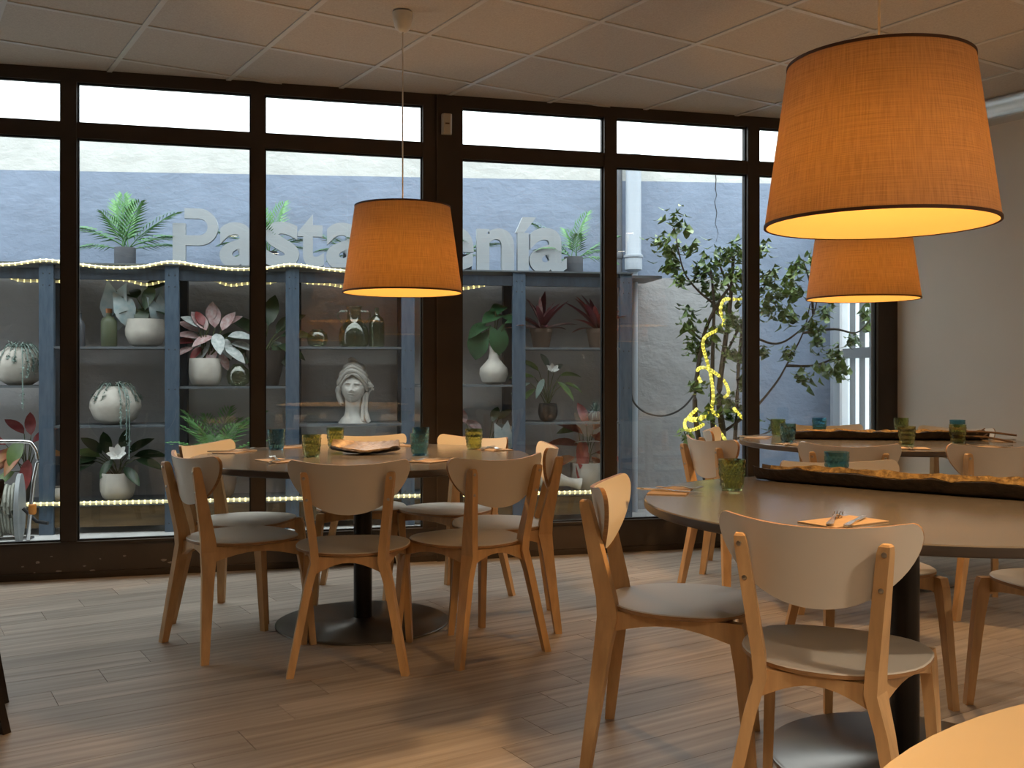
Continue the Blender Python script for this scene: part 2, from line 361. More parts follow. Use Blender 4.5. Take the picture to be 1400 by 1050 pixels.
# ---------------------------------------------------------------- glazed front (local: x along wall, y outward, z up)
def wempty(name, label, cat): 
    o = bpy.data.objects.new(name, None); C.objects.link(o); o.location = (WO.x, WO.y, 0); o.rotation_euler = (0, 0, WA); return struct(o, label, cat)
HEAD0, TR1, TR0, SILL = 2.705, 2.483, 2.40, .20
FD = .07
def glazing(name, label, edges, jamb):
    e = wempty(name, label, 'window')
    x0, x1 = edges[0][0], edges[-1][1]
    def bar(nm, *a, m='frame_bronze'): MB().box(*a).build(nm, m, e)
    bar('head_rail', x0, x1, 0, FD, HEAD0, CEIL+.25)
    bar('kick_panel', x0, x1, .004, FD, .0, SILL, m='kick_panel'); bar('sill_bead', x0, x1, -.012, .004, SILL-.012, SILL)
    bar('floor_trim', x0, x1, -.008, .004, 0, .035, m='frame_bronze')
    for a, c in edges: bar('mullion', a, c, -.006, FD+.004, SILL, HEAD0)
    for i in range(len(edges)-1):
        a, c = edges[i][1], edges[i+1][0]
        bar('transom', a, c, 0, FD, TR0, TR1)
        for z0, z1 in ((SILL, TR0), (TR1, HEAD0)):
            gk = MB(); t = .008
            gk.box(a, c, .022, .046, z0, z0+t); gk.box(a, c, .022, .046, z1-t, z1); gk.box(a, a+t, .022, .046, z0+t, z1-t); gk.box(c-t, c, .022, .046, z0+t, z1-t)
            gk.build('gasket', 'gasket', e)
            MB().box(a+t, c-t, .031, .037, z0+t, z1-t).build('pane', 'window_glass', e)
    return e
U = wu
w1 = glazing('window_1', 'dark bronze framed floor to ceiling glazing with three tall lights left of the post',
    [(ULEFT, ULEFT+.08), (U(-262), U(-240)), (U(83), U(105)), (U(343), U(362)), (U(578), U(597))], 0)
w2 = glazing('window_2', 'dark bronze framed floor to ceiling glazing between the post and the white wall',
    [(U(617), U(632)), (U(826), U(843)), (U(1022), U(1038)), (U(1200), U(1228))], 0)
# paint chips on the kick panel
for (px, py, wd, hh) in ((51,769,7,4),(70,761,4,2),(80,781,9,3),(127,780,9,3),(115,774,6,2),(224,766,8,4),(233,769,7,3),(182,788,3,3),(47,783,3,2),(31,775,4,2),(137,764,3,2),(170,760,5,2)):
    u = U(px); Yd = WO.y+u*WD.y; z = EYE-(py-HOR)/F*Yd; a = wd/F*Yd/2; h2 = hh/F*Yd/2
    poly = [(u+a*math.cos(t)*R.uniform(.6,1.2), z+h2*math.sin(t)*R.uniform(.6,1.2)) for t in [2*PI*i/9 for i in range(9)]]
    bb = MB().prism(poly, 0, .0015); bb.v = [(x, .004-zz, y) for x, y, zz in bb.v]; bb.build('paint_chip', 'chipped_paint', w1)
pe = wempty('trim_2', 'wide dark bronze post between the two runs of glazing', 'post')
a, c = U(597), U(617)
MB().box(a, c, -.02, FD+.02, 0, CEIL-.003).build('post_core', 'frame_bronze', pe)
MB().box(a, c, 0, FD+.02, CEIL-.003, CEIL+.25).build('post_head', 'frame_bronze', pe)
MB().box(a-.004, a+.004, -.024, -.02, 0.02, CEIL-.02).build('cover_strip', 'kick_panel', pe)
# sensor on the post
u = U(609); se = thing('motion_sensor', 'small cream alarm sensor fixed at the head of the dark post', 'sensor', (WO.x+WD.x*u-WN.x*.0205, WO.y+WD.y*u-WN.y*.0205, 2.53), WA)
b = MB(); b.loft([[(-.03,-y*.0,z),(-.03,-y,z),(-.02,-y-.012,z),(.02,-y-.012,z),(.03,-y,z),(.03,0,z)] for z, y in ((0,.018),(.01,.026),(.10,.03),(.118,.028))]).build('housing', 'device_cream', se, smooth=True)
MB().box(-.012,.012,-.045,-.038,.055,.063).build('lens', 'twig', se)

# ---------------------------------------------------------------- courtyard (local shelf frame)
SA = math.radians(10.235); SD = Vector((math.cos(SA), math.sin(SA))); SN = Vector((-math.sin(SA), math.cos(SA))); SO = Vector((-3.2008, 6.91))
def ss(x, d=0):                                   # distance along the shelf front for an image column at depth d
    k = (x-700)/F; o = SO+SN*d; return (k*o.y-o.x)/(SD.x-k*SD.y)
def sw(s, d, z): p = SO+SD*s+SN*d; return Vector((p.x, p.y, z))
def sy(s, d): return (SO+SD*s+SN*d).y
WALLD = .52
g = MB().prism([(-7.5,4.2),(-7.5,9.5),(6.5,9.5),(6.5,6.9),tuple(P1+WN*.0),tuple(P0)], -.12, 0.0)
struct(g.build('floor_courtyard', 'courtyard_slab'), 'pale grey concrete slab of the narrow courtyard', 'floor')
send = ss(1137, WALLD)
wl = MB().box(-5.2, send, 0, .2, -.1, 2.88).build('wall_courtyard', 'courtyard_render', loc=(*(SO+SN*WALLD), 0), rot=(0,0,SA)); struct(wl, 'rough rendered courtyard wall, blue below a white top band', 'wall')
# crack down the wall
pts = [sw(ss(978+dx, WALLD-.001), WALLD-.001, EYE-(py-HOR)/F*8.3) for py, dx in ((234,0),(245,1),(258,0),(266,2),(275,-1),(290,2),(305,0),(318,4),(330,1))]
cb = MB().tube(pts, [.004,.0035,.004,.003,.0025,.003,.002,.002,.0015], 4); cb.build('wall_crack', 'cable_black', wl).matrix_parent_inverse = wl.matrix_basis.inverted()
# side wall with white barred gate
A0 = sw(send, WALLD, 0); A1 = Vector((P1.x+.10, P1.y+.18, 0)); gd = (A1-A0).normalized(); gl_ = (A1-A0).length; ga = math.atan2(gd.y, gd.x)
def gk(px): k = (px-700)/F; return (k*A0.y-A0.x)/(gd.x-k*gd.y)
g0, g1 = gk(1148), gk(1201)
sidew = MB().box(-.05, g0, 0, .15, -.1, 2.6).box(g1, gl_, 0, .15, -.1, 2.6).box(g0, g1, 0, .15, 2.3, 2.6).build('wall_side', 'pipe_blue', loc=tuple(A0), rot=(0,0,ga)); struct(sidew, 'smooth blue grey return wall around the white gate', 'wall')
gt = bpy.data.objects.new('door_1', None); C.objects.link(gt); gt.location = A0; gt.rotation_euler = (0,0,ga); struct(gt, 'white gate with vertical bars at the courtyard end', 'gate')
MB().box(g0, g1, .06, .08, .0, 2.3).build('gate_panel', 'gate_panel', gt)
for x0, x1 in ((g0, g0+.06), (g1-.06, g1)): MB().box(x0, x1, .0, .05, 0, 2.3).build('gate_stile', 'gate_white', gt)
for k, px in enumerate((1160.5,1173.5,1187)): MB().box(gk(px)-.009, gk(px)+.009, .01, .05, 0, 2.3).build('gate_bar', 'gate_bar', gt)
MB().box(g0+.06, g1-.06, .004, .04, 1.23, 1.31).build('gate_rail', 'gate_bar', gt)
MB().box(g0-.09, g0-.01, -.05, .0, 0, 2.6).build('gate_post', 'pipe_blue', gt)

# shelving
SP = .827; TOPZ = 1.865
sh = thing('shelf_unit', 'long weathered blue plank shelving against the courtyard wall', 'shelving', tuple(sw(0,0,0)), SA)
for i in range(-1, 6):
    s = i*SP
    MB().box(s-.047, s+.047, 0, .05, 0, TOPZ).build('front_post', 'blue_post', sh)
    MB().box(s-.05, s+.05, WALLD-.11, WALLD-.04, 0, TOPZ-.02).build('rear_post', 'dark_post', sh)
    for z in (.06, .25, 1.0, 1.28, 1.72, 1.8):
        for q in (-.02, .022):
            if (i+int(z*10)) % 2 or z > 1.7: MB().sphere((s+q, -.001, z), (.005,.003,.005), 6, 3).build('nail', 'cable_black', sh)
SH = {-1:(1.03,), 0:(1.30,.75), 1:(1.02,), 2:(1.305,.745), 3:(1.027,), 4:(1.306,.742)}
BOT = .215
for i in range(-2, 5):
    x0, x1 = i*SP+.047, (i+1)*SP-.047
    if i == -2: x0, x1 = -1.6, -SP-.047
    for z in SH.get(i, ()):
        MB().box(x0, x1, .01, WALLD-.115, z-.016, z).build('shelf_board', 'shelf_board', sh)
    MB().box(x0, x1, .01, WALLD-.115, BOT-.025, BOT).build('bottom_board', 'shelf_board', sh)
    MB().box(x0, x1, .03, .07, .045, BOT-.03).build('plinth_timber', 'old_timber', sh)
    MB().box(x0, x1, .012, .05, TOPZ-.10, TOPZ-.025).build('top_rail', 'dark_post', sh)
MB().box(-1.6, 5*SP+.05, -.01, WALLD-.03, TOPZ, TOPZ+.012).build('top_board', 'shelf_board', sh)
MB().box(5*SP+.05, 5*SP+.30, .05, WALLD-.03, 1.84, 1.862).build('end_bracket', 'shelf_board', sh)

# rope lights
def rope(name, label, pts, r, mrope, mled, step=.040, k=8):
    path = spline(pts, k); t = thing(name, label, 'rope light', tuple(path[0]), 0)
    o = Vector(path[0]); MB().tube([p-o for p in path], r, 6).build('rope_tube', mrope, t, True)
    bb = MB(); acc = 0
    for a, b_ in zip(path, path[1:]):
        d = (b_-a).length
        while acc < d:
            p = a.lerp(b_, acc/d)-o; bb.sphere(p, r*1.12, 6, 4); acc += step
        acc -= d
    q = bb.build('led_beads', mled, t, True); q['kind'] = 'stuff'
    return t
tp = []
for i in range(-1, 4):
    s = i*SP
    for f_, dz in ((0,.022),(.25,-.002),(.5,-.02),(.75,-.012)):
        if s+f_*SP > 2.15: continue
        tp.append(sw(s+f_*SP, -.024, TOPZ+dz+(.004 if i%2 else 0)))
rope('rope_light', 'warm rope light sagging along the top front edge of the shelving', tp, .011, 'rope_clear', 'led_warm')
tp = [sw(-.9+i*.14, .10 if i%3 else .13, TOPZ-.085-.022*math.sin(i*1.3)-.018*(i%2)) for i in range(22)]
rope('rope_light', 'warm rope light looping beneath the shelving top board', tp, .010, 'rope_clear', 'led_warm')
tp = [sw(2.70, .12, TOPZ-.13), sw(2.85, .10, TOPZ-.125), sw(3.02, .09, TOPZ-.10), sw(3.20, .09, TOPZ-.045)]
rope('rope_light', 'short rope light hanging in the bay of the round white vase', tp, .011, 'rope_clear', 'led_warm')
tp = [sw(-.95+i*.21, -.014, BOT+.002) for i in range(25)]
rope('rope_light', 'warm rope light running along the bottom shelf edge', tp, .013, 'rope_clear', 'led_warm')

# letters standing on the shelving
def letter_px(ch, x0, x1, y0, y1, d=.10, nm='sign_letter', off=.0):
    s0, s1 = ss(x0, d), ss(x1, d); Yd = sy((s0+s1)/2, d); hgt = (y1-y0)/F*Yd
    if ch == 'P':
        W_, H_ = s1-s0, hgt; st = .28*W_; bw = .155*H_*1.12
        ro = (H_*.64)/2; cz = H_-ro; cx = W_-ro; out = []
        out = [(0,0),(st,0),(st,H_-2*ro)]
        out += [(cx+ro*math.cos(t), cz+ro*math.sin(t)) for t in [-PI/2+PI*i/14 for i in range(15)]]
        out += [(st*.92,H_),(st*.92,H_-bw)]
        ri = ro-bw
        out += [(cx+ri*math.cos(t), cz+ri*math.sin(t)) for t in [PI/2-PI*i/12 for i in range(13)]]
        out += [(st,cz-ri),(st,H_*.74),(0,H_*.74)]
        bb = MB().prism(out, 0, .05); v = bb.v; f = bb.f
        lo = 0
    else:
        cu = bpy.data.curves.new('t', 'FONT'); cu.body = ch; cu.size = 1; cu.extrude = .1; cu.offset = off; cu.resolution_u = 6
        to = bpy.data.objects.new('t', cu); C.objects.link(to); dg = bpy.context.evaluated_depsgraph_get(); dg.update()
        me = bpy.data.meshes.new_from_object(to.evaluated_get(dg)); v = [tuple(q.co) for q in me.vertices]; f = [tuple(p.vertices) for p in me.polygons]
        bpy.data.objects.remove(to); bpy.data.meshes.remove(me)
        mnx = min(q[0] for q in v); mxx = max(q[0] for q in v); mny = min(q[1] for q in v); mxy = max(q[1] for q in v)
        v = [((q[0]-mnx)/(mxx-mnx)*(s1-s0), (q[1]-mny)/(mxy-mny)*hgt, (q[2]+.1)/.2*.05) for q in v]
    vv = [(x, -z, y) for x, y, z in v]
    p = sw(s0, d+.05, TOPZ+.0125)
    o = obj(nm, vv, f, 'letter_white', loc=tuple(p), rot=(0,0,SA))
    return tag(o, 'large pale block letter %s standing on the shelving' % lab, 'letter', 'letters of the sign on the shelving')
for ch, lab, x0, x1, y0, y1, off in (('P','P with a notched corner',236,298,288,367,0),('a','a between P and s',300,352,307,368,.028),('s','s',361,409,307,370,.028),('t','t',407,443,296,370,.028),
        ('a','a after t',446,499,308,371,.028),('e','e, half hidden by the lamp',583,648,310,372,.028),('n','n',652,703,312,371,.028),('í','í with an acute accent',705,733,296,371,.028),('a','a ending the word, beside a palm',724,775,311,372,.028)):
    letter_px(ch, x0, x1, y0, y1, off=off)

# ---------------------------------------------------------------- plants
def leaf_mesh(name, ln, wd, m, fold=.25, curl=.35, n=6, tipw=.9, notch=0):
    v = []; f = []
    for i in range(n+1):
        t = i/n; w_ = wd*.5*(math.sin(PI*min(1, t**tipw))**.75 if 0 < t < 1 else .0); y = ln*t; z = -curl*ln*t*t
        yb = y-(notch*ln*(1-t) if i == 1 else 0)
        v += [(-w_, yb, z+fold*w_), (0, y, z), (w_, yb, z+fold*w_)]
        if i:
            a = 3*(i-1); f += [(a,a+1,a+4,a+3), (a+1,a+2,a+5,a+4)]
    th = .0025
    k = len(v); v += [(x,y,z-th) for x,y,z in v]; f += [tuple(q+k for q in reversed(g_)) for g_ in f]
    me = bpy.data.meshes.new(name); me.from_pydata(v, [], f); me.materials.append(MATS[m]); me.polygons.foreach_set('use_smooth', [True]*len(f)); me.update(); return me
def place(nm, me, parent, p, az, el, s=1, roll=0):
    o = inst(nm, me, parent); o.matrix_basis = Matrix.Translation(p) @ Matrix.Rotation(az, 4, 'Z') @ Matrix.Rotation(el, 4, 'X') @ Matrix.Rotation(roll, 4, 'Y') @ Matrix.Scale(s, 4); return o
def pot(kind, w_, h, m, parent):
    r = w_/2
    if kind == 'round': pr = [(r*.62,0),(r*.85,h*.1),(r*.98,h*.35),(r,h*.6),(r*.97,h*.97),(r*.94,h),(r*.88,h),(r*.88,h*.86),(.001,h*.86)]
    elif kind == 'taper': pr = [(r*.7,0),(r*.72,h*.02),(r*.95,h*.8),(r,h*.8),(r,h),(r*.9,h),(r*.88,h*.86),(.001,h*.86)]
    elif kind == 'cyl': pr = [(r*.94,0),(r,h*.05),(r,h),(r*.92,h),(r*.92,h*.86),(.001,h*.86)]
    elif kind == 'bowl': pr = [(r*.5,0),(r*.8,h*.12),(r*.98,h*.4),(r,h*.6),(r*.88,h),(r*.82,h),(r*.84,h*.86),(.001,h*.86)]
    elif kind == 'oval': pr = [(r*.45,0),(r*.8,h*.15),(r*.99,h*.45),(r*.96,h*.62),(r*.72,h*.88),(r*.45,h),(r*.40,h),(r*.42,h*.9),(.001,h*.9)]
    elif kind == 'cone': pr = [(r*.6,0),(r*.62,h*.02),(r,h),(r*.92,h),(r*.88,h*.86),(.001,h*.86)]
    elif kind == 'vase': pr = [(r*.4,0),(r*.8,h*.07),(r*.99,h*.27),(r*.94,h*.42),(r*.62,h*.56),(r*.36,h*.68),(r*.30,h*.85),(r*.34,h),(r*.28,h),(r*.22,h*.85),(.001,h*.8)]
    o = MB().lathe(pr, 28).build('pot', m, parent, True)
    if kind not in ('vase',): 
        zz = h*.88; rr = r*(.40 if kind == 'oval' else .84)
        MB().lathe([(rr,zz-.01),(rr,zz),(.001,zz+.004)], 16).build('soil', 'soil', o)
    return o
def plant(name, label, x, bay_z, d, kind, wpx, hpx, m):
    s = ss(x, d); Yd = sy(s, d); w_, h = wpx/F*Yd, hpx/F*Yd
    t = thing(name, label, 'plant', tuple(sw(s, d, bay_z+.0005)), SA); pot(kind, w_, h, m, t); return t, w_, h, Yd/F
def leafy(t, h, u, specs, stem='stem_green', base_r=.02, ks=1.25, up=0):
    """specs: (dx_px, dy_px (up from pot top), mesh, azimuth, elevation, scale)"""
    sb = MB()
    for dx, dy, me, az, el, s in specs:
        p = Vector((dx*u, R.uniform(-.05,.03), h+(dy+up)*u)); q = Vector((R.uniform(-1,1)*base_r, R.uniform(-1,1)*base_r, h*.85))
        mid = q.lerp(p, .5)+Vector((0,0,.03)); sb.tube([q, mid, p], [.005,.004,.003], 5)
        o = place('leaf', me, t, p, az, el, s*ks); o.matrix_basis = Matrix.Translation(p) @ Matrix.Rotation(.6, 4, 'X') @ Matrix.Rotation(az, 4, 'Z') @ Matrix.Rotation(el*.8, 4, 'X') @ Matrix.Scale(s*ks, 4)
    sb.build('stems', stem, t, True)
# palms on top of the shelving
def frond_mesh(ln, nl, ll, droop, seed, m='palm_green'):
    rr = random.Random(seed); v = []; f = []; pts = []
    for i in range(nl+1):
        t = i/nl; pts.append(Vector((0, ln*(t-.12*droop*t*t), -droop*ln*.42*t*t)))
    bb = MB(); bb.tube(pts, [.005*(1-.7*i/nl) for i in range(nl+1)], 4)
    for i in range(max(2, int(nl*.22)), nl+1):
        t = i/nl; p = pts[i]; l_ = ll*(math.sin(PI*(.18+.72*t))**.8)*rr.uniform(.85,1.1)
        for sgn in (-1, 1):
            an = math.radians(58-30*t); d = Vector((sgn*math.sin(an), math.cos(an), -.10)); e_ = p+d*l_+Vector((0,0,-.35*l_*droop-.02*l_)); mid = p+d*l_*.5+Vector((0,0,.03*l_)); wv = Vector((.0,.0,.0))+Vector((math.cos(an)*-sgn, math.sin(an), .2))*(.036*ll+.0015)
            bb.add([p, mid+wv, e_, mid-wv], [(0,1,2,3)])
    me = bpy.data.meshes.new('frond'); me.from_pydata(bb.v, [], bb.f); me.materials.append(MATS[m]); me.update(); return me
fm = [frond_mesh(.44, 15, .17, .5, 1), frond_mesh(.38, 14, .15, .9, 2), frond_mesh(.50, 16, .16, .7, 3)]
palm_specs = [
 (171, 28, 26, 'potted palm on the shelving with fronds beside the letter P', [(10,62,0,1.05),(-12,50,2,.95),(65,40,1,1.1),(-70,34,1,1.0),(95,22,1,.8),(-95,18,0,.8),(40,66,0,.9),(150,55,0,.8),(-150,60,2,.9),(0,75,2,.9)]),
 (366, 26, 24, 'potted palm behind the letters a and s', [(-25,72,2,.95),(50,35,0,.9),(75,30,1,.9),(-60,40,1,.8),(20,60,0,.9),(-90,30,1,.7),(170,60,0,.7),(95,12,1,.6)]),
 (482, 26, 24, 'potted palm behind the pendant lamp, beside letter a', [(60,40,0,.8),(80,25,1,.7),(30,55,1,.6),(-40,50,0,.7),(-80,30,1,.7),(170,50,1,.6),(95,8,1,.5)]),
 (632, 26, 24, 'potted palm between the letters e and n', [(-40,48,0,.7),(-70,40,1,.8),(20,55,1,.7),(70,30,1,.7),(160,50,1,.6),(-95,22,1,.5)]),
 (784, 26, 24, 'potted palm beside the last letter of the sign', [(45,55,2,.85),(-50,60,2,.9),(-75,40,0,.8),(75,30,1,.9),(-80,15,1,.8),(20,70,1,.8),(-100,35,1,.7),(170,60,1,.7),(65,5,1,.7)]),
]
for x, pw, ph, lab, fr in palm_specs:
    t, w_, h, u = plant('potted_palm', lab, x, TOPZ+.012, .235, 'cyl', pw, ph, 'grey_pot'); t['group'] = 'palms along the shelving top'
    for az, el, k, s in fr:
        if math.cos(math.radians(az)) > .1:
            if el < 58: az = math.copysign(100+R.uniform(-6,14), az)
            else: el = max(el, 78)
        place('frond', fm[k], t, (R.uniform(-.02,.028), R.uniform(-.02,.028), h*.85), math.radians(az), math.radians(el), s)
# shelf plants
def strands(t, r, h, specs, zoff=0):
    for k, (az, drop, out) in enumerate(specs):
        ca, sa = math.cos(az), math.sin(az); pts = [(ca*r*.2, sa*r*.2, h), (ca*r*.55, sa*r*.55, h*1.06), (ca*r*out, sa*r*out, h*.72), (ca*r*(out+.05), sa*r*(out+.05), h*.72-drop*.5), (ca*r*(out+.04), sa*r*(out+.04), h*.72-drop)]
        path = spline(pts, 5); bb = MB(); bb.tube(path, .0035, 4)
        for q in path:
            for _ in range(7):
                d = Vector((R.uniform(-1,1), R.uniform(-1,1), R.uniform(-.8,.4))).normalized()*R.uniform(.012,.024); p = q+Vector((R.uniform(-.008,.008),)*2+(R.uniform(-.018,.018),)); sd = d.cross(Vector((0,0,1))).normalized()*.004 if abs(d.z) < .95*d.length else Vector((.004,0,0))
                bb.add([p, p+d*.5+sd, p+d, p+d*.5-sd], [(0,1,2,3)])
        bb.build('trailing_stem', 'leaf_silver', t)
Z0 = .0
t, w_, h, u = plant('trailing_planter', 'oval white planter of silver trailing stems, left of the blue bottle shelf', 27, 1.03, .16, 'oval', 66, 52, 'stone_pot')
strands(t, w_/2, h, [(-1.5,.02,.95),(-1.2,.34,1.05),(-1.0,.14,1.0),(-.8,.10,1.0),(-.55,.10,1.0),(-2.2,.05,.9),(-1.8,.0,.8),(.5,.05,.9),(-.3,.03,.95),(2.8,.0,.8)])
t, w_, h, u = plant('trailing_planter', 'oval white planter of silver trailing stems beneath the frosted bottle', 158, .75, .16, 'oval', 68, 52, 'stone_pot')
strands(t, w_/2, h, [(-1.0,.30,1.05),(-1.2,.2,1.07),(-.9,.42,1.05),(-2.3,.02,.9),(2.9,.0,.9),(-.4,.02,.9),(-1.9,.0,.8),(.2,.0,.9)])
# colocasia with pale blue leaves
t, w_, h, u = plant('potted_caladium', 'white bowl pot of pale blue arrow leaves beside a frosted bottle', 199, 1.30, .17, 'bowl', 53, 38, 'stone_pot')
lb = leaf_mesh('leaf', .20, .15, 'leaf_bluewhite', .2, .5, notch=.5); ld = leaf_mesh('leaf', .19, .12, 'leaf_dark', .2, .4)
leafy(t, h, u, [(-38,38,lb,math.radians(165),-1.2,1.1),(-30,30,lb,math.radians(200),-.7,.8),(8,34,lb,math.radians(180),-1.3,1.1),(14,24,lb,math.radians(215),-1.1,.8),(-10,28,ld,.5,.2,.8),(4,40,ld,-.6,.3,.8),(-20,12,ld,1.4,-.2,.7),(8,14,ld,-1.3,-.3,.8),(-2,16,ld,3.0,-.2,.7),(12,44,ld,2.6,-.6,.7)])
# magnolia
t, w_, h, u = plant('potted_magnolia', 'white pot of dark magnolia leaves with one open white flower', 161, BOT, .16, 'round', 46, 37, 'stone_pot')
lm_ = leaf_mesh('leaf', .18, .075, 'leaf_dark', .3, .25); lmm = leaf_mesh('leaf', .16, .07, 'leaf_mid', .3, .25)
leafy(t, h, u, [(-22,22,lmm,1.3,.3,1),(-26,20,lm_,1.7,.0,1),(-20,26,lm_,.9,.6,.9),(-28,16,lm_,1.9,-.2,1),(-12,24,lm_,.3,.7,.9),(14,26,lm_,-.9,.5,.9),(20,22,lm_,-1.4,.1,1),(24,18,lm_,-1.8,-.1,.9),(6,30,lm_,-.2,.9,.8),(-6,18,lm_,2.6,-.3,.7),(10,8,lm_,-2.4,-.2,.8)])
pm = leaf_mesh('petal', .085, .05, 'petal', .3, -.25)
fl_ = MB().sphere((4*u, -.10, h+24*u), .014, 8, 5).build('flower', 'petal', t)
for k in range(7): place('petal', pm, fl_, (4*u, -.10, h+24*u), 2*PI*k/7, .55 if k % 2 else .3, R.uniform(.9,1.15)).matrix_basis = Matrix.Translation((4*u,-.105,h+24*u)) @ Matrix.Rotation(.9, 4, 'X') @ Matrix.Rotation(2*PI*k/7, 4, 'Z') @ Matrix.Rotation(.45, 4, 'X')
# croton at the left end
t, w_, h, u = plant('potted_croton', 'black pot of red and yellow croton leaves behind the hose reel', 38, BOT, .18, 'cone', 20, 34, 'black_pot')
lc = leaf_mesh('leaf', .20, .085, 'leaf_croton', .25, .3); lr = leaf_mesh('leaf', .19, .075, 'leaf_red', .25, .3); ly = leaf_mesh('leaf', .17, .09, 'leaf_mid', .2, .3)
leafy(t, h, u, [(-12,30,lr,1.5,.1,1),(-4,40,lc,2.6,-.3,.9),(6,46,lr,-.8,.5,.8),(-18,22,lc,1.9,-.2,1),(2,24,lr,3.1,-.6,.9),(-26,44,lr,1.3,.5,.9),(4,56,lr,.2,.8,.8),(-6,58,lr,.9,.6,.8),(8,30,lc,-1.4,.1,.8),(-8,50,ly,2.9,-.4,1),(-14,8,ly,2.2,-.2,.8),(-10,40,lc,2.2,-.1,.9)])
t, w_, h, u = plant('stone_bowl', 'low white stone bowl standing on the bottom shelf near the hose reel', 78, BOT, .12, 'bowl', 34, 20, 'stone_pot'); t['category'] = 'bowl'
# pink and white caladium
t, w_, h, u = plant('potted_caladium', 'stone pot of pink and white veined leaves beside a glass globe', 281, 1.02, .14, 'round', 44, 38, 'stone_pot')
lp = leaf_mesh('leaf', .135, .07, 'leaf_pinkwhite', .25, .25); lw_ = leaf_mesh('leaf', .14, .075, 'leaf_white_vein', .25, .3); lrr = leaf_mesh('leaf', .13, .065, 'leaf_red', .25, .3)
leafy(t, h, u, [(12,42,lp,.1,1.1,1.1),(2,38,lp,.7,.8,1.1),(22,38,lp,-.6,.9,1.0),(-10,36,lp,1.0,.5,1.0),(-14,22,lrr,1.4,.1,1.0),(-16,14,lp,1.8,-.2,.9),(4,26,lw_,2.6,-.5,1.0),(20,28,lw_,-2.6,-.4,1.0),(30,30,lw_,-1.5,.15,1.05),(34,20,lw_,-1.6,-.1,1.0),(26,14,lw_,-2.0,-.3,1.0),(10,16,lp,3.0,-.4,.9),(-4,16,lrr,2.4,-.3,.8),(6,50,lp,-.1,1.2,.9),(-8,28,lp,1.5,.4,1),(14,34,lw_,-2.9,-.2,1),(24,44,lp,-1.0,.6,.9),(10,30,lp,2.2,.1,1),(-6,42,lw_,1.1,.7,.9),(18,6,lp,-2.4,-.7,.8),(-2,44,lrr,.5,.9,.8)])
# large dark pot with rubber plant
t, w_, h, u = plant('potted_rubber_plant', 'tall dark tapering pot of glossy rubber plant leaves behind a mullion', 363, 1.02, .2, 'cone', 56, 48, 'taupe_pot')
lg = leaf_mesh('leaf', .20, .095, 'leaf_dark', .25, .25)
leafy(t, h, u, [(14,24,lg,-.8,.6,1),(20,20,lg,-1.4,.1,1),(-14,24,lg,.9,.5,1),(-22,18,lg,1.5,.1,1),(4,34,lg,-.2,1.0,1),(16,8,lg,-1.9,-.2,.9),(-16,8,lg,2.0,-.2,.9),(10,14,lg,-2.6,-.4,.9),(-6,16,lg,2.6,-.3,.9),(24,32,lg,-.9,.5,.8)])
# bright fern
t, w_, h, u = plant('potted_fern', 'bright green parlour fern on the bottom shelf behind the round table', 298, BOT, .16, 'round', 50, 56, 'brown_pot')
mat('fern_green', (.06,.19,.05), .45, scale=6, col2=(.18,.40,.14))
ff = [frond_mesh(.40, 13, .12, 1.0, 5, 'fern_green'), frond_mesh(.33, 12, .11, .8, 6, 'fern_green')]
for k in range(15):
    az = 2*PI*k/15+R.uniform(-.2,.2); el = R.uniform(.7,1.25)
    if math.cos(az) > .2: el = R.uniform(1.15,1.35)
    place('frond', ff[k % 2], t, (R.uniform(-.03,.03), R.uniform(-.03,.03), h*.9), az, el, R.uniform(.95,1.3))
# philodendron vase
t, w_, h, u = plant('leafy_vase', 'round bellied white bottle vase holding big green heart leaves', 675, 1.027, .16, 'vase', 40, 52, 'stone_pot')
lph = leaf_mesh('leaf', .19, .165, 'leaf_philo', .2, .4, notch=.5)
leafy(t, h, u, [(-16,6,lph,math.radians(150),-1.0,1.05),(4,10,lph,math.radians(190),-.8,.95),(8,32,lph,math.radians(120),.2,.8),(18,24,lph,math.radians(-80),.1,.9),(2,36,lph,math.radians(-40),.3,.7),(-12,16,lph,math.radians(100),-.4,.8)], base_r=.005, ks=1.0, up=12)
# cordylines
lx = leaf_mesh('leaf', .26, .045, 'leaf_wine', .3, .25); lx2 = leaf_mesh('leaf', .25, .042, 'leaf_red', .3, .35); lx3 = leaf_mesh('leaf', .24, .035, 'leaf_pinkwhite', .3, .2)
for x, lab, red in ((740, 'small brown pot of striped wine red cordyline leaves', 0), (817, 'small brown pot of plain red cordyline leaves, near the mullion', 1)):
    t, w_, h, u = plant('potted_cordyline', lab, x, 1.306, .15, 'taper', 31, 26, 'brown_pot'); t['group'] = 'cordylines on the shelf'
    for k in range(22):
        az = 2*PI*k/22+R.uniform(-.2,.2); el = R.choice((.35,.7,1.0,1.25))+R.uniform(-.1,.1)
        place('leaf', (lx2 if k % 3 else lx) if red else (lx if k % 2 else lx3), t, (R.uniform(-.015,.015), R.uniform(-.015,.015), h*.9), az, el, R.uniform(1.0,1.35))
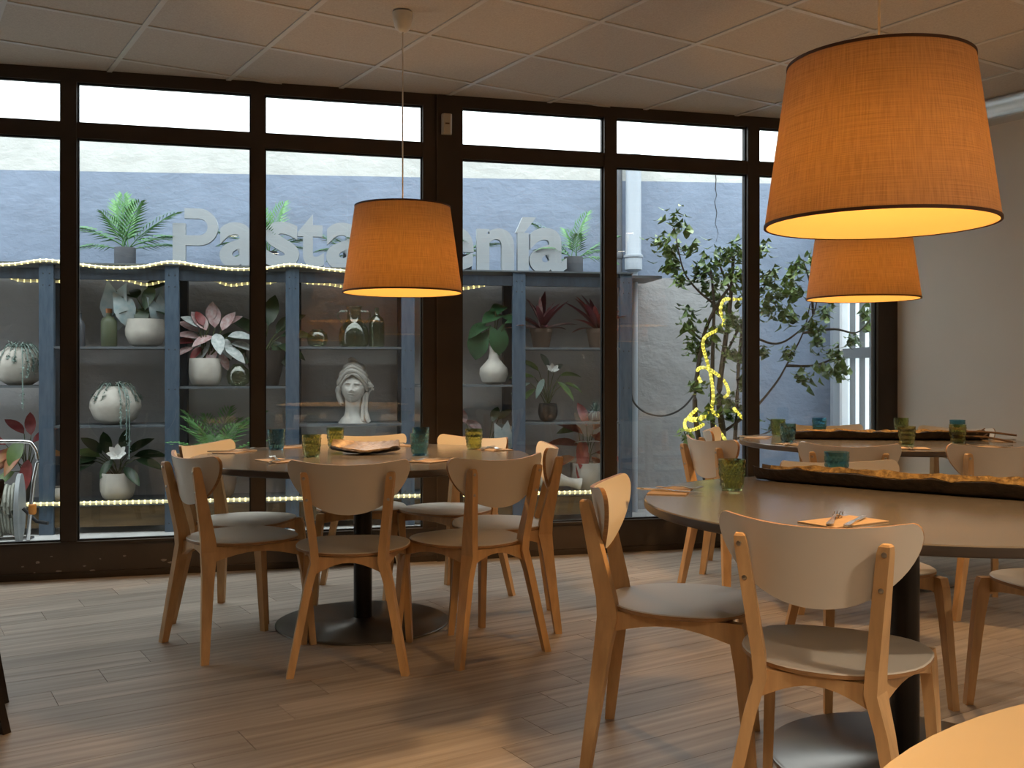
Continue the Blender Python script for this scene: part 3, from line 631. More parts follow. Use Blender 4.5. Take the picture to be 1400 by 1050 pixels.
# hellebore in black pot
t, w_, h, u = plant('potted_flower', 'black faceted pot of pale flowers and slender leaves', 749, .742, .14, 'bowl', 27, 25, 'black_pot')
lh = leaf_mesh('leaf', .15, .045, 'leaf_mid', .3, .35); lh2 = leaf_mesh('leaf', .13, .04, 'leaf_silver', .3, .35)
leafy(t, h, u, [(-18,36,lh,1.4,.2,1),(-24,28,lh2,1.8,-.2,1),(-12,44,lh,.8,.5,1),(8,42,lh2,-.6,.3,1),(16,38,lh,-1.3,.1,1),(22,28,lh,-1.7,-.2,.9),(0,48,lh2,.2,.6,1),(-16,20,lh,2.1,-.3,.9),(12,30,lh,-2.3,-.3,1),(-6,34,lh2,2.6,-.4,1)], base_r=.01)
fl_ = MB().sphere((4*u, -.06, h+44*u), .01, 8, 5).build('flower', 'petal', t)
for k in range(6): place('petal', pm, fl_, (0,0,0), 0, 0).matrix_basis = Matrix.Translation((4*u,-.06,h+44*u)) @ Matrix.Rotation(.7, 4, 'X') @ Matrix.Rotation(2*PI*k/6, 4, 'Z') @ Matrix.Rotation(.4, 4, 'X') @ Matrix.Scale(.75, 4)
# silver ball of air plant
t, w_, h, u = plant('potted_airplant', 'small silver grass tuft hanging over the shelf edge near a mullion', 814, .742, .12, 'round', 20, 14, 'grey_pot')
gb = MB()
for k in range(140):
    az = R.uniform(0, 2*PI); el = R.uniform(-.2, 1.45); d = Vector((math.cos(az)*math.cos(el), math.sin(az)*math.cos(el), math.sin(el))); l_ = R.uniform(.07,.12); p = Vector((0,0,h*.9)); e_ = p+d*l_+Vector((0,0,-.5*l_*(1-d.z))); sd = Vector((-d.y, d.x, 0)).normalized()*.0025
    mid = p+d*l_*.6; gb.add([p-sd, mid-sd, e_, mid+sd, p+sd], [(0,1,2,3,4)])
gb.build('grass_tuft', 'leaf_silver', t)['kind'] = 'stuff'
# croton in white pot
t, w_, h, u = plant('potted_croton', 'white cylinder pot of large red croton leaves, beside the toppled vase', 801, BOT, .2, 'cyl', 42, 36, 'stone_pot')
lcb = leaf_mesh('leaf', .25, .10, 'leaf_red', .25, .3); lcm = leaf_mesh('leaf', .24, .10, 'leaf_croton', .25, .3)
leafy(t, h, u, [(-10,30,lcb,1.4,.3,1),(-16,14,lcm,1.8,-.1,1),(-6,46,lcb,1.1,.5,1),(10,34,lcb,-1.0,.4,1),(14,20,lcb,-1.7,-.1,1),(0,24,lcb,2.7,-.4,1),(8,14,lcm,-2.5,-.3,.9),(0,56,lcb,.2,.8,.9),(12,50,lcb,-.7,.6,1),(-12,52,ly,1.6,.1,1),(-4,38,lcb,2.9,-.3,1),(8,44,lcm,-2.2,-.1,.9)], ks=.95, up=-6)
wl_ = leaf_mesh('leaf', .11, .05, 'petal', .2, .2); place('leaf', wl_, t, (-2*u,-.12,h+30*u), 1.5, .1, 1); place('leaf', wl_, t, (-2*u,-.12,h+30*u), -1.5, .15, 1)
t, w_, h, u = plant('potted_caladium', 'pink flecked caladium on the bottom shelf below the round white vase', 664, BOT, .16, 'round', 44, 38, 'stone_pot')
leafy(t, h, u, [(-28,56,lp,.5,.6,1.1),(6,36,lp,2.8,-.4,1.2),(14,44,lw_,-1.2,.2,1.0),(22,48,lb,math.radians(195),-1.1,.9),(8,58,lg,-.4,.6,.6),(-6,46,lp,.9,.4,1),(18,60,lg,-.9,.5,.6),(-16,34,lp,1.6,0,1),(2,24,lg,3,-.3,.7)])
# toppled vase
s = ss(780, .1); p = sw(s, .08, BOT); t = thing('toppled_vase', 'long necked white vase lying on its side on the bottom shelf', 'vase', tuple(p), SA)
b = MB().lathe([(.03,-.30),(.075,-.27),(.095,-.20),(.085,-.14),(.05,-.09),(.034,-.03),(.036,.03),(.050,.075),(.042,.076),(.028,.03),(.026,-.05)], 24, cap=True)
b.xf(Matrix.Translation((0,0,.096)) @ Matrix.Rotation(-.12, 4, 'Z') @ Matrix.Rotation(PI/2+.22, 4, 'Y')); mnz = min(q[2] for q in b.v); b.xf(Matrix.Translation((0,0,-mnz+.001))); b.build('vase_body', 'stone_pot', t, True)
# bottles and glass jars
def jar(name, label, x, z, d, prof, m, wpx, hpx, cat='jar', handles=False):
    s = ss(x, d); Yd = sy(s, d); w_, h = wpx/F*Yd/2, hpx/F*Yd
    t = thing(name, label, cat, tuple(sw(s, d, z+.0005)), SA); pr = [(r*w_, q*h) for r, q in prof]
    inner = [(max(.001, r-.004), max(.005, q)) for r, q in reversed(pr)]
    MB().lathe(pr+inner, 28).build('glass_body', m, t, True)
    if handles:
        for sg in (-1, 1): MB().tube(spline([(sg*w_*.42,0,h*.88),(sg*w_*.95,0,h*.86),(sg*w_*1.02,0,h*.72),(sg*w_*.72,0,h*.58)], 5), .007, 8).build('handle', m, t, True)
    return t, w_, h
bot = [(.9,0),(1,.03),(1,.62),(.8,.72),(.35,.80),(.3,.98),(.36,1)]
t, w_, h = jar('frosted_bottle', 'frosted green bottle with a copper cap', 149, 1.30, .14, [(.9,0),(1,.03),(1,.74),(.8,.84),(.35,.9),(.33,1)], 'bottle_frost', 21, 46, 'bottle')
MB().lathe([(w_*.4,h),(w_*.42,h+.03),(w_*.36,h+.032)], 16).build('cap', 'copper', t)
jar('grey_bottle', 'slim dark grey bottle half hidden by the window frame', 110, 1.30, .16, bot, 'bottle_grey', 12, 46, 'bottle')
jar('glass_globe', 'clear glass globe vase between two plant pots', 326, 1.02, .12, [(.5,0),(.85,.12),(1,.42),(.9,.72),(.5,.93),(.42,1)], 'glass_green', 32, 30)
jar('glass_globe', 'small round green glass bowl beside the two handled jug', 434, 1.305, .12, [(.5,0),(.85,.12),(1,.45),(.88,.78),(.5,.95),(.52,1)], 'glass_green', 29, 24)
jar('glass_jug', 'wide green glass jug with two ring handles', 484, 1.305, .16, [(.75,0),(.95,.06),(1,.25),(.92,.45),(.62,.6),(.45,.7),(.46,.92),(.56,1)], 'glass_green', 42, 56, 'jug', True)
jar('glass_bottle', 'clear green glass bottle next to the jug', 515, 1.305, .14, [(.9,0),(1,.04),(1,.6),(.85,.72),(.4,.8),(.28,.88),(.3,1)], 'glass_green', 21, 54, 'bottle')

# stone bust
def bust():
    s = ss(483, .16); Yd = sy(s, .16); t = thing('stone_bust', 'white stone bust of a head in a knotted headwrap', 'statue', tuple(sw(s, .16, .7455)), SA-.12)
    u = Yd/F; H_ = 86*u      # about 0.45 m
    n, m = 112, 90; rings = []
    cz = .55*H_; rx, ry, rz = .19*H_, .215*H_, .255*H_
    def ga(x, z, cx_, cz_, sx, sz): return math.exp(-((x-cx_)/sx)**2-((z-cz_)/sz)**2)
    for i in range(m+1):
        th = PI*(.015+.97*i/m); ring = []
        for k in range(n):
            ph = 2*PI*k/n; x = math.sin(th)*math.cos(ph); y = math.sin(th)*math.sin(ph); z = math.cos(th)
            wx = 1-.30*max(0, -z)**1.6-.03*max(0, z); X, Y_, Z = x*rx*wx, y*ry, z*rz
            if y < -.1:
                d = 0
                d += .050*ga(x,z,0,-.24,.15,.10)+.030*ga(x,z,0,-.06,.09,.20)+.024*(ga(x,z,-.17,-.28,.09,.06)+ga(x,z,.17,-.28,.09,.06))-.012*(ga(x,z,-.10,-.335,.05,.03)+ga(x,z,.10,-.335,.05,.03))
                d -= .036*(ga(x,z,-.36,.05,.20,.11)+ga(x,z,.36,.05,.20,.11)); d += .030*(ga(x,z,-.36,.04,.13,.055)+ga(x,z,.36,.04,.13,.055))-.008*(ga(x,z,-.36,.03,.15,.014)+ga(x,z,.36,.03,.15,.014))
                d += .022*(ga(x,z,-.38,.20,.22,.05)+ga(x,z,.38,.20,.22,.05))
                d += .034*ga(x,z,0,-.47,.24,.045)+.040*ga(x,z,0,-.60,.20,.055)-.022*ga(x,z,0,-.53,.27,.018)+.012*ga(x,z,0,-.5,.34,.16)
                d += .034*ga(x,z,0,-.80,.20,.12)+.020*(ga(x,z,-.45,-.28,.22,.2)+ga(x,z,.45,-.28,.22,.2))
                Y_ -= d*H_
            ring.append((X, Y_, cz+Z))
        rings.append(ring)
    b = MB().loft(rings)
    tilt = Matrix.Translation((0,0,cz)) @ Matrix.Rotation(-.14, 4, 'X') @ Matrix.Rotation(.05, 4, 'Y') @ Matrix.Translation((0,0,-cz)); b.xf(tilt)
    nk = [(.225,0,0),(.215,.02,0),(.19,.06,.0),(.145,.12,.0),(.125,.2,.0),(.125,.28,.0),(.135,.38,.028),(.14,.46,.03)]
    b.loft([[(r*H_*math.cos(2*PI*k/24)*(1.05 if z < .08 else 1), (r*.95*math.sin(2*PI*k/24)+yo)*H_, z*H_) for k in range(24)] for r, z, yo in nk])
    b.build('head', 'bust_stone', t, True)
    wr = MB(); rings = []
    for i in range(16):
        th = PI*.52*i/15; ring = []
        for k in range(36):
            ph = 2*PI*k/36; rr = 1+.05*math.sin(9*th+2*math.sin(ph))+.03*math.sin(5*ph+6*th)
            ring.append((.212*H_*rr*max(.05, math.sin(th))*math.cos(ph), .225*H_*rr*max(.05, math.sin(th))*math.sin(ph)+.05*H_, .80*H_+.175*H_*rr*math.cos(th)))
        rings.append(ring)
    wr.loft(rings)
    def band(z0, tl, rx_, ry_, rad, tw, ph0=0):
        pts = []; rads = []
        for k in range(41):
            ph = 2*PI*k/40; pts.append((rx_*H_*math.cos(ph), ry_*H_*math.sin(ph)+.04*H_, (z0-tl*math.sin(ph)*-1*0+ tl*(-math.cos(ph)**2)+.06*max(0,-math.sin(ph)))*H_)); rads.append(rad*H_*(1+.25*math.sin(tw*ph+ph0)))
        wr.tube(pts, rads, 8)
    band(.72, .20, .215, .225, .024, 9); band(.775, .19, .235, .225, .036, 7, 1); band(.825, .17, .225, .21, .038, 8, 2); band(.87, .12, .19, .19, .036, 6, 1.5)
    for pts, rads in (([(-.20,-.04,.60),(-.235,-.03,.52),(-.225,-.02,.42),(-.19,-.02,.32),(-.19,-.03,.28)], [.03,.045,.04,.04,.02]),
                      ([(.20,-.02,.66),(.26,-.02,.60),(.30,-.02,.55),(.25,-.02,.48)], [.03,.045,.035,.015]),
                      ([(.205,0,.62),(.215,0,.48),(.20,-.02,.36),(.20,-.05,.2),(.23,-.08,.06),(.26,-.09,.01)], [.035,.04,.035,.035,.045,.04]),
                      ([(.17,.02,.5),(.16,-.03,.34),(.15,-.09,.18),(.16,-.12,.028)], [.03,.03,.03,.03]),
                      ([(-.03,-.02,.96),(-.06,-.02,1.0),(-.02,-.03,1.015),(.06,-.02,.98)], [.02,.025,.03,.02])):
        wr.tube(spline([Vector(p)*H_ for p in pts], 4), [rads[min(len(rads)-1, int(i/4+.5))]*H_ for i in range(4*(len(pts)-1)+1)], 8)
    wr.build('headwrap', 'bust_stone', t, True)
bust()

# downpipes on the courtyard wall
def pxw(x, d, z): return sw(ss(x, d), d, z)
t = thing('downpipe', 'thick downpipe with a wide collar fixed to the courtyard wall', 'pipe', tuple(pxw(866, .40, 0)), SA)
MB().lathe([(.034,0),(.034,1.92),(.062,1.94),(.070,1.94),(.070,2.05),(.062,2.06),(.062,2.86),(.001,2.86)], 20).build('pipe_body', 'pipe_blue', t, True)
MB().lathe([(.072,2.035),(.078,2.04),(.078,2.055),(.072,2.06)], 20).build('collar', 'pipe_blue', t, True)
t = thing('downpipe', 'thin downpipe beside the thick downpipe', 'pipe', tuple(pxw(846, .44, 0)), SA)
MB().lathe([(.028,TOPZ+.0125),(.028,2.86),(.001,2.86)], 14).build('pipe_body', 'grey_pot', t, True); MB().lathe([(.032,2.03),(.036,2.04),(.036,2.07),(.032,2.08)], 14).build('collar', 'grey_pot', t, True)

# ---------------------------------------------------------------- ficus tree
TD = 7.45
def tp_(x, y, dy=0): return at(x, y, TD+dy)
base = Vector((tp_(985, 700).x, TD, 0)); tree = thing('ficus_tree', 'multi stemmed ficus growing in the courtyard corner with rope lights wound round it', 'tree', tuple(base))
def rel(p): return Vector(p)-base
def limb(nm, pts, rads, m='stem_brown'):
    path = spline([rel(tp_(*p)) for p in pts], 5); k = len(path)-1
    rr = [rads[0]+(rads[1]-rads[0])*i/k for i in range(k+1)]; MB().tube(path, rr, 7).build(nm, m, tree, True)
gy = HOR+EYE*F/TD
limb('trunk', [(985,gy),(988,600),(983,545),(990,480),(998,420),(1003,350)], (.030,.012))
limb('trunk', [(975,gy),(962,640),(950,560),(955,500),(965,450),(985,410),(1000,390)], (.024,.009))
limb('trunk', [(995,gy),(1005,600),(1010,500),(1018,420),(1022,360)], (.018,.009))
limb('trunk', [(990,gy),(975,590),(974,500),(976,420),(972,370)], (.022,.008))
for pts in ([(985,430),(975,415),(955,398),(937,375),(928,345),(922,310)], [(998,440),(1030,460),(1062,470),(1090,455),(1112,430),(1120,390)], [(990,590),(1030,560),(1060,525),(1075,500),(1098,455),(1108,415)],
            [(1075,500),(1110,500),(1135,492),(1150,480)], [(1098,455),(1140,450),(1170,455),(1188,440)], [(985,500),(1010,450),(1040,400),(1060,370)], [(968,470),(948,455),(942,440)], [(1000,400),(985,365),(985,345)], [(1112,430),(1108,390),(1098,355)], [(962,640),(945,610),(935,590)], [(1003,600),(1040,595),(1060,585)]):
    limb('branch', pts, (.011,.004))
cl = [(925,302,16,16),(903,328,12,14),(918,345,14,16),(945,333,9,9),(915,360,10,12),(930,378,10,10),(955,372,14,14),(985,345,16,16),(968,362,12,14),(1003,372,16,20),(975,390,16,16),(1005,340,14,14),(1040,340,12,14),(1050,375,14,16),(1062,400,14,16),(1050,420,14,16),(1080,430,14,14),(1092,360,10,14),(1112,350,10,12),(945,442,14,16),(975,452,12,12),(1003,435,16,20),(958,475,12,10),(1003,480,16,16),(945,470,10,10),(1075,480,8,10),(1112,440,14,18),(1120,465,12,14),(1142,480,12,14),(1100,512,12,14),(1150,505,10,12),(1165,462,8,9),(1190,438,7,10),(1182,422,7,8),(1130,422,10,12),(990,545,14,16),(968,565,12,10),(1005,560,14,14),(1045,478,8,8),(1060,587,12,14),(938,592,8,8),(952,525,8,8),(1085,400,12,14),(1025,400,14,16),(1015,520,12,12),(1020,440,12,14),(985,410,14,14),(1130,500,10,12),(1078,385,10,10),(940,420,6,6)]
lv = MB(); RL = random.Random(21)
for cx_, cy_, cr, cn in cl:
    dz0 = RL.uniform(-.22,.22)
    for _ in range(int(cn*2.4)):
        p = rel(tp_(cx_+RL.gauss(0,.55)*cr, cy_+RL.gauss(0,.55)*cr, dz0+RL.uniform(-.09,.09)))
        az = RL.uniform(0, 2*PI); el = RL.uniform(-1.25, .1); l_ = RL.uniform(.065,.105); wd = l_*.29
        d = Vector((math.cos(az)*math.cos(el), math.sin(az)*math.cos(el), math.sin(el))); sd = Vector((-math.sin(az), math.cos(az), 0)); nr = sd.cross(d)
        a, b1, c, e_ = p, p+d*l_*.42+nr*.1*l_, p+d*l_*.8-nr*.02*l_, p+d*l_-nr*.14*l_
        lv.add([a, b1+sd*wd+nr*.006, b1, b1-sd*wd+nr*.006, c+sd*wd*.55, c, c-sd*wd*.55, e_], [(0,1,2),(0,2,3),(1,4,5,2),(2,5,6,3),(4,7,5),(5,7,6)])
o = lv.build('foliage', 'ficus_leaf', tree); o['kind'] = 'stuff'; o['label'] = 'dense small green ficus leaves'
def tr(px): return [at(x, y, TD-.06+.09*math.sin(i*1.7)) for i, (x, y) in enumerate(px)]
rope('rope_light', 'yellow rope light wound round the ficus trunk and looped at its foot', tr([(1030,408),(1005,409),(990,410),(985,425),(990,440),(982,450),(965,460),(961,472),(966,492),(972,515),(975,540),(973,560),(974,578),(985,592),(992,602)]), .012, 'rope_tree', 'led_tree')
rope('rope_light', 'yellow rope light making a small loop halfway up the ficus', tr([(958,522),(953,510),(957,503),(968,504),(983,514),(992,524),(996,537),(990,544)]), .012, 'rope_tree', 'led_tree')
rope('rope_light', 'yellow rope light in a tangled loop low on the ficus', tr([(952,560),(942,570),(946,575),(960,572),(974,563),(984,570),(970,562),(955,572),(940,572),(936,580),(940,588),(952,586),(962,580)]), .012, 'rope_tree', 'led_tree')
rope('rope_light', 'short yellow rope light end at the foot of the ficus, beside the mullion', tr([(1004,559),(1010,566),(1019,575)]), .012, 'rope_tree', 'led_tree')
cbp = spline([at(x, y, 7.9) for x, y in ((862,535),(868,552),(885,565),(910,568),(935,556),(958,527))], 6)
o = MB().tube(cbp, .008, 6).build('hanging_cable', 'cable_black', smooth=True); tag(o, 'black cable sagging between the downpipe and the ficus', 'cable')

# ---------------------------------------------------------------- hose reel
p = at(24, 745, 6.35); hr = thing('hose_reel', 'chrome framed hose reel trolley with grey drum standing in the courtyard', 'hose reel', (p.x, p.y, 0), .35)
def hz(y): return EYE-(y-HOR)/F*6.35
b = MB().tube(spline([(-.30,0,.05),(-.30,0,.5),(-.29,0,hz(618)),(-.25,0,hz(605)),(.03,0,hz(604)),(.09,0,hz(610)),(.115,0,hz(628)),(.09,0,.42),(.07,0,.2),(.06,0,.06)], 5), .012, 10); b.build('frame', 'chrome', hr, True)
b = MB().tube([(-.30,.30,.03),(-.30,0,.05)], .012, 8).tube([(.06,.28,.03),(.06,0,.06)], .012, 8).tube([(-.30,.30,.03),(.06,.28,.03)], .012, 8); b.build('foot_frame', 'chrome', hr, True)
for x in (-.24, .0):
    b = MB().lathe([(.03,-.012),(.20,-.016),(.225,-.012),(.225,.012),(.20,.016),(.03,.012)], 36); b.xf(Matrix.Translation((x,.12,.245)) @ Matrix.Rotation(PI/2, 4, 'Y')); b.build('drum_flange', 'reel_grey', hr, True)
b = MB().lathe([(.09,-.1),(.09,.1)], 24); b.xf(Matrix.Translation((-.12,.12,.245)) @ Matrix.Rotation(PI/2, 4, 'Y')); b.build('drum', 'reel_grey', hr, True)
pts = [(-.215+.19*(i/220), .12+(.155+.012*math.sin(i*.5))*math.cos(i*.28), .245+(.155+.012*math.sin(i*.5))*math.sin(i*.28)) for i in range(221)]
MB().tube(pts, .011, 6).build('hose', 'hose', hr, True)
MB().lathe([(.02,-.032),(.024,-.02),(.024,.028),(.02,.032)], 14).xf(Matrix.Translation((.085,0,hz(697))) ).build('hose_connector', 'orange_plastic', hr, True)
MB().tube([(.02,.12,.245),(.10,.10,.16),(.17,.06,.15)], .012, 8).build('crank', 'cable_black', hr, True)

# ---------------------------------------------------------------- chairs (local: y forward, origin on the floor)
SEATZ = .45
def build_chair(label, white, wood, edge):
    t = thing('dining_chair', label, 'chair')
    # seat: plywood shell, white on top
    n = 40; out = []
    for k in range(n):
        a = 2*PI*k/n; cx_, sy_ = math.cos(a), math.sin(a); e_ = .78
        x = math.copysign(abs(cx_)**e_, cx_); y = math.copysign(abs(sy_)**e_, sy_)
        hw = .222+.018*y-.045*max(0, -y)**2
        out.append((x*hw, .005+y*.215))
    rings = []
    for s_, z in ((.955,SEATZ-.016),(1,SEATZ-.012),(1,SEATZ-.003),(.985,SEATZ),(.6,SEATZ-.004),(.05,SEATZ-.007)): rings.append([(x*s_, .005+(y-.005)*s_, z) for x, y in out])
    b = MB(); b.loft(rings); nf = n
    b.mi = [1]*(2*nf)+[0]*(len(b.f)-2*nf); b.mi[-2] = 1
    b.build('seat', [white, edge], t, True)
    # backrest
    nu, nv = 30, 6; front = []; back = []
    def sty(z): return -.188-.062*(z-.43)/.325
    for i in range(nu+1):
        uu = math.sin(PI/2*(2*i/nu-1)); au = abs(uu); x = .228*uu
        zt = .782+.020*uu*uu
        if au > .90: q = (au-.90)/.10; zt -= .034*(1-math.sqrt(max(0, 1-q*q)))
        zb = .768-.174*(max(0, 1-au**2.1))**.62
        for j in range(nv+1):
            z = zb+(zt-zb)*j/nv; y = sty(z)+.002+.070*uu*uu
            front.append((x, y+.0065, z)); back.append((x, y-.0065, z))
    b = MB(); k = (nu+1)*(nv+1); f = []; mi = []
    for i in range(nu):
        for j in range(nv):
            a = i*(nv+1)+j; q = (a, a+nv+1, a+nv+2, a+1); f += [q, tuple(r+k for r in reversed(q))]; mi += [0, 0]
        a = i*(nv+1); f += [(a, a+k, a+nv+1+k, a+nv+1), (a+nv, a+2*nv+1, a+2*nv+1+k, a+nv+k)]; mi += [1, 1]
    for a0 in (0, nu*(nv+1)):
        for j in range(nv): f.append((a0+j, a0+j+1, a0+j+1+k, a0+j+k)); mi.append(1)
    b.v = front+back; b.f = f; b.mi = mi; br = b.build('backrest', [white, edge], t, True)
    def rect(c, hx, hy, yaw=0, z=None): 
        ca, sa = math.cos(yaw), math.sin(yaw); return [(c[0]+ca*a-sa*d, c[1]+sa*a+ca*d, c[2]) for a, d in ((-hx,-hy),(hx,-hy),(hx,hy),(-hx,hy))]
    for sg in (-1, 1):
        yw = -sg*.20
        rg = [rect((sg*.212,-.240,0), .0135,.015, yw), rect((sg*.150,-.200,.33), .0145,.024, yw), rect((sg*.128,-.188,.415), .015,.031, yw), rect((sg*.131,-.193,.47), .015,.028, yw), rect((sg*.158,-.2475,.735), .0145,.0165, yw), rect((sg*.160,-.2505,.752), .0125,.0135, yw), rect((sg*.1605,-.2515,.757), .008,.009, yw)]
        lg_ = MB().loft(rg).build('rear_leg', wood, t)
        for z in (.735, .655):
            sb = MB().lathe([(.001,-.004),(.0055,-.003),(.0065,0),(.0065,.004)], 10); sb.xf(Matrix.Translation((sg*(.130+.028*(z-.47)/.265), -.193-.0545*(z-.47)/.265-.024+.007*(z-.47)/.265, z)) @ Matrix.Rotation(-PI/2, 4, 'X')); sb.build('screw', 'screw', lg_, True)
        rg = [rect((sg*.218,.222,0), .0125,.0125, yw), rect((sg*.203,.195,.30), .0145,.018, yw), rect((sg*.196,.182,.405), .0155,.023, yw), rect((sg*.194,.176,SEATZ-.0165), .0155,.020, yw)]
        MB().loft(rg).build('front_leg', wood, t)
        rings = []                                     # arched side rail
        for i in range(9):
            q = i/8; x = sg*(.128+(.196-.128)*q); y = -.170+(.165+.170)*q; zb = .375+.030*math.sin(PI*q)
            rings.append([(x-.011,y,zb),(x+.011,y,zb),(x+.011,y,SEATZ-.0165),(x-.011,y,SEATZ-.0165)])
        MB().loft(rings).build('side_rail', wood, t)
    rings = []
    for i in range(11):
        q = i/10; x = -.122+.244*q; zb = .372+.040*math.sin(PI*q); rings.append([(x,-.196,zb),(x,-.174,zb),(x,-.174,SEATZ-.0165),(x,-.196,SEATZ-.0165)])
    MB().loft(rings).build('rear_rail', wood, t)
    rings = []
    for i in range(7):
        q = i/6; x = -.182+.364*q; zb = .385+.02*math.sin(PI*q); rings.append([(x,.150,zb),(x,.168,zb),(x,.168,SEATZ-.0165),(x,.150,SEATZ-.0165)])
    MB().loft(rings).build('front_rail', wood, t)
    return t
proto = build_chair('', 'laminate_white', 'birch', 'ply_edge'); first = [True]
def chair(rx, ry, fx, fy, label, group):
    f = Vector((fx, fy)).normalized(); loc = (rx+.24*f.x, ry+.24*f.y, 0); rz = math.atan2(-f.x, f.y)
    if first[0]:
        first[0] = False; proto.location = loc; proto.rotation_euler = (0,0,rz); proto['label'] = label; proto['group'] = group; return proto
    return dup(proto, loc, rz, label, group)
T1, T2, T3, T4, T5 = Vector((-.67,4.517)), Vector((1.14,2.92)), Vector((2.01,5.5)), Vector((.93,.486)), Vector((-2.4,2.9))
GA, GB_, GC = 'chairs at the leaf dish table', 'chairs at the near bark tray table', 'chairs at the far bark tray table'
for a in ((-.607,3.717,-.08,1,'white backed birch chair with its back squarely hiding the leaf dish table column',GA),
          (-1.318,4.03,.77,.64,'white backed birch chair at the leaf dish table, beside the teal glass end',GA),
          (-.03,3.93,-.6,.8,'white backed birch chair at the leaf dish table, next to the edge-on chair',GA),
          (.19,4.545,-1,-.04,'birch chair seen edge-on at the leaf dish table, near the toppled vase',GA),
          (-1.47,4.70,.97,-.25,'birch chair at the leaf dish table, in front of the bright fern',GA),
          (-.79,5.34,.12,-1,'birch chair behind the leaf dish, backed against the glazing under the bust',GA),
          (-.17,5.19,-.6,-.8,'birch chair at the leaf dish table backed against the post, behind an olive glass',GA),
          (.67,2.25,.48,.877,'white backed birch chair at the near bark tray table, beside the cream table',GB_),
          (.264,3.07,.956,-.25,'birch chair in side view at the near bark tray table, by the olive glass',GB_),
          (2.05,3.32,-.95,-.25,'birch chair at the near bark tray table with only its seat front and leg showing',GB_),
          (1.21,3.79,.1,-1,'birch chair facing the room behind the near bark tray and a teal glass',GB_),
          (1.54,4.60,.33,.94,'white backed birch chair at the far bark tray table, behind the near tray',GC),
          (2.22,4.56,-.05,1,'white backed birch chair at the far bark tray table, back against the near table edge',GC),
          (.95,5.02,.93,.37,'white backed birch chair at the far bark tray table, in front of the ficus lights',GC),
          (1.12,5.80,.95,-.28,'birch chair at the far bark tray table, nearest the mullion and the ficus',GC),
          (1.96,6.33,-.02,-1,'birch chair at the far bark tray table in front of the white gate',GC),
          (2.68,6.02,-.73,-.68,'birch chair at the far bark tray table against the plain wall',GC)): chair(*a)
first_d = build_chair('', 'dark_laminate', 'dark_wood', 'cup_white')
for k, (rx, ry, fx, fy, lab) in enumerate(((-1.385,2.31,-.8,.6,'dark brown dining chair at the frame edge, nearest the floor planks'),(-1.628,2.93,-.95,.2,'dark brown dining chair between two other dark chairs'),(-1.90,3.55,-.61,-.79,'dark brown dining chair nearest the hose reel'))):
    f = Vector((fx, fy)).normalized(); loc = (rx+.24*f.x, ry+.24*f.y, 0); rz = math.atan2(-f.x, f.y)
    if k == 0: first_d.location = loc; first_d.rotation_euler = (0,0,rz); first_d['label'] = lab; first_d['group'] = 'dark chairs at the side table'
    else: dup(first_d, loc, rz, lab, 'dark chairs at the side table')

# ---------------------------------------------------------------- tables
TZ = .75; TR = .75
def table(c, label, top='taupe_top', edge='taupe_edge', group='round pedestal tables'):
    t = thing('round_table', label, 'table', (c.x, c.y, 0), 0, group)
    b = MB().lathe([(TR-.02,TZ-.030),(TR-.003,TZ-.026),(TR,TZ-.022),(TR,TZ-.003),(TR-.003,TZ),(.001,TZ)], 96); b.mi = [1]*(96*3)+[0]*(len(b.f)-96*3)
    b.build('tabletop', [top, edge], t, True)
    MB().lathe([(.041,.012),(.041,TZ-.045)], 32).build('column', 'dark_steel', t, True)
    MB().lathe([(.16,TZ-.045),(.17,TZ-.042),(.17,TZ-.0305)], 32).build('top_plate', 'dark_steel', t, True)
    MB().lathe([(.38,0),(.385,.003),(.385,.008),(.377,.012),(.06,.014),(.043,.028),(.001,.028)], 72).build('base_plate', 'base_steel', t, True)
    return t
table(T1, 'round taupe pedestal table carrying the ribbed leaf dish')
table(T2, 'round taupe pedestal table carrying a long bark tray, in front of the other tray table')
table(T3, 'round taupe pedestal table with a long bark tray, between the white gate and plain wall')
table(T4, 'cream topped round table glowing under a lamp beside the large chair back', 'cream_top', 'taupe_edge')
table(T5, 'round taupe pedestal table among the dark chairs')

# ---------------------------------------------------------------- tableware
def tumbler_mesh(m):
    H_, r0, r1, n, mm = .098, .031, .043, 48, 22; outer = []
    for i in range(mm+1):
        t = i/mm; z = H_*t; r = r0+(r1-r0)*t**.75; ring = []
        for k in range(n):
            a = 2*PI*k/n; d = 0
            if .06 < t < .86: d = .0022*abs(math.sin(8*a+t*9))*abs(math.sin(8*a-t*9))*2-.0011
            ring.append(((r+d)*math.cos(a), (r+d)*math.sin(a), z))
        outer.append(ring)
    inner = [[(max(.001, (r0+(r1-r0)*t**.75)-.0032)*math.cos(2*PI*k/n), max(.001, (r0+(r1-r0)*t**.75)-.0032)*math.sin(2*PI*k/n), .008+(H_-.008)*t) for k in range(n)] for t in (1,.8,.6,.4,.2,.0)]
    b = MB().loft(outer+inner); o = b.build('tumbler', m, None, True); me = o.data; bpy.data.objects.remove(o); return me
tm = {'olive': tumbler_mesh('glass_olive'), 'teal': tumbler_mesh('glass_teal')}
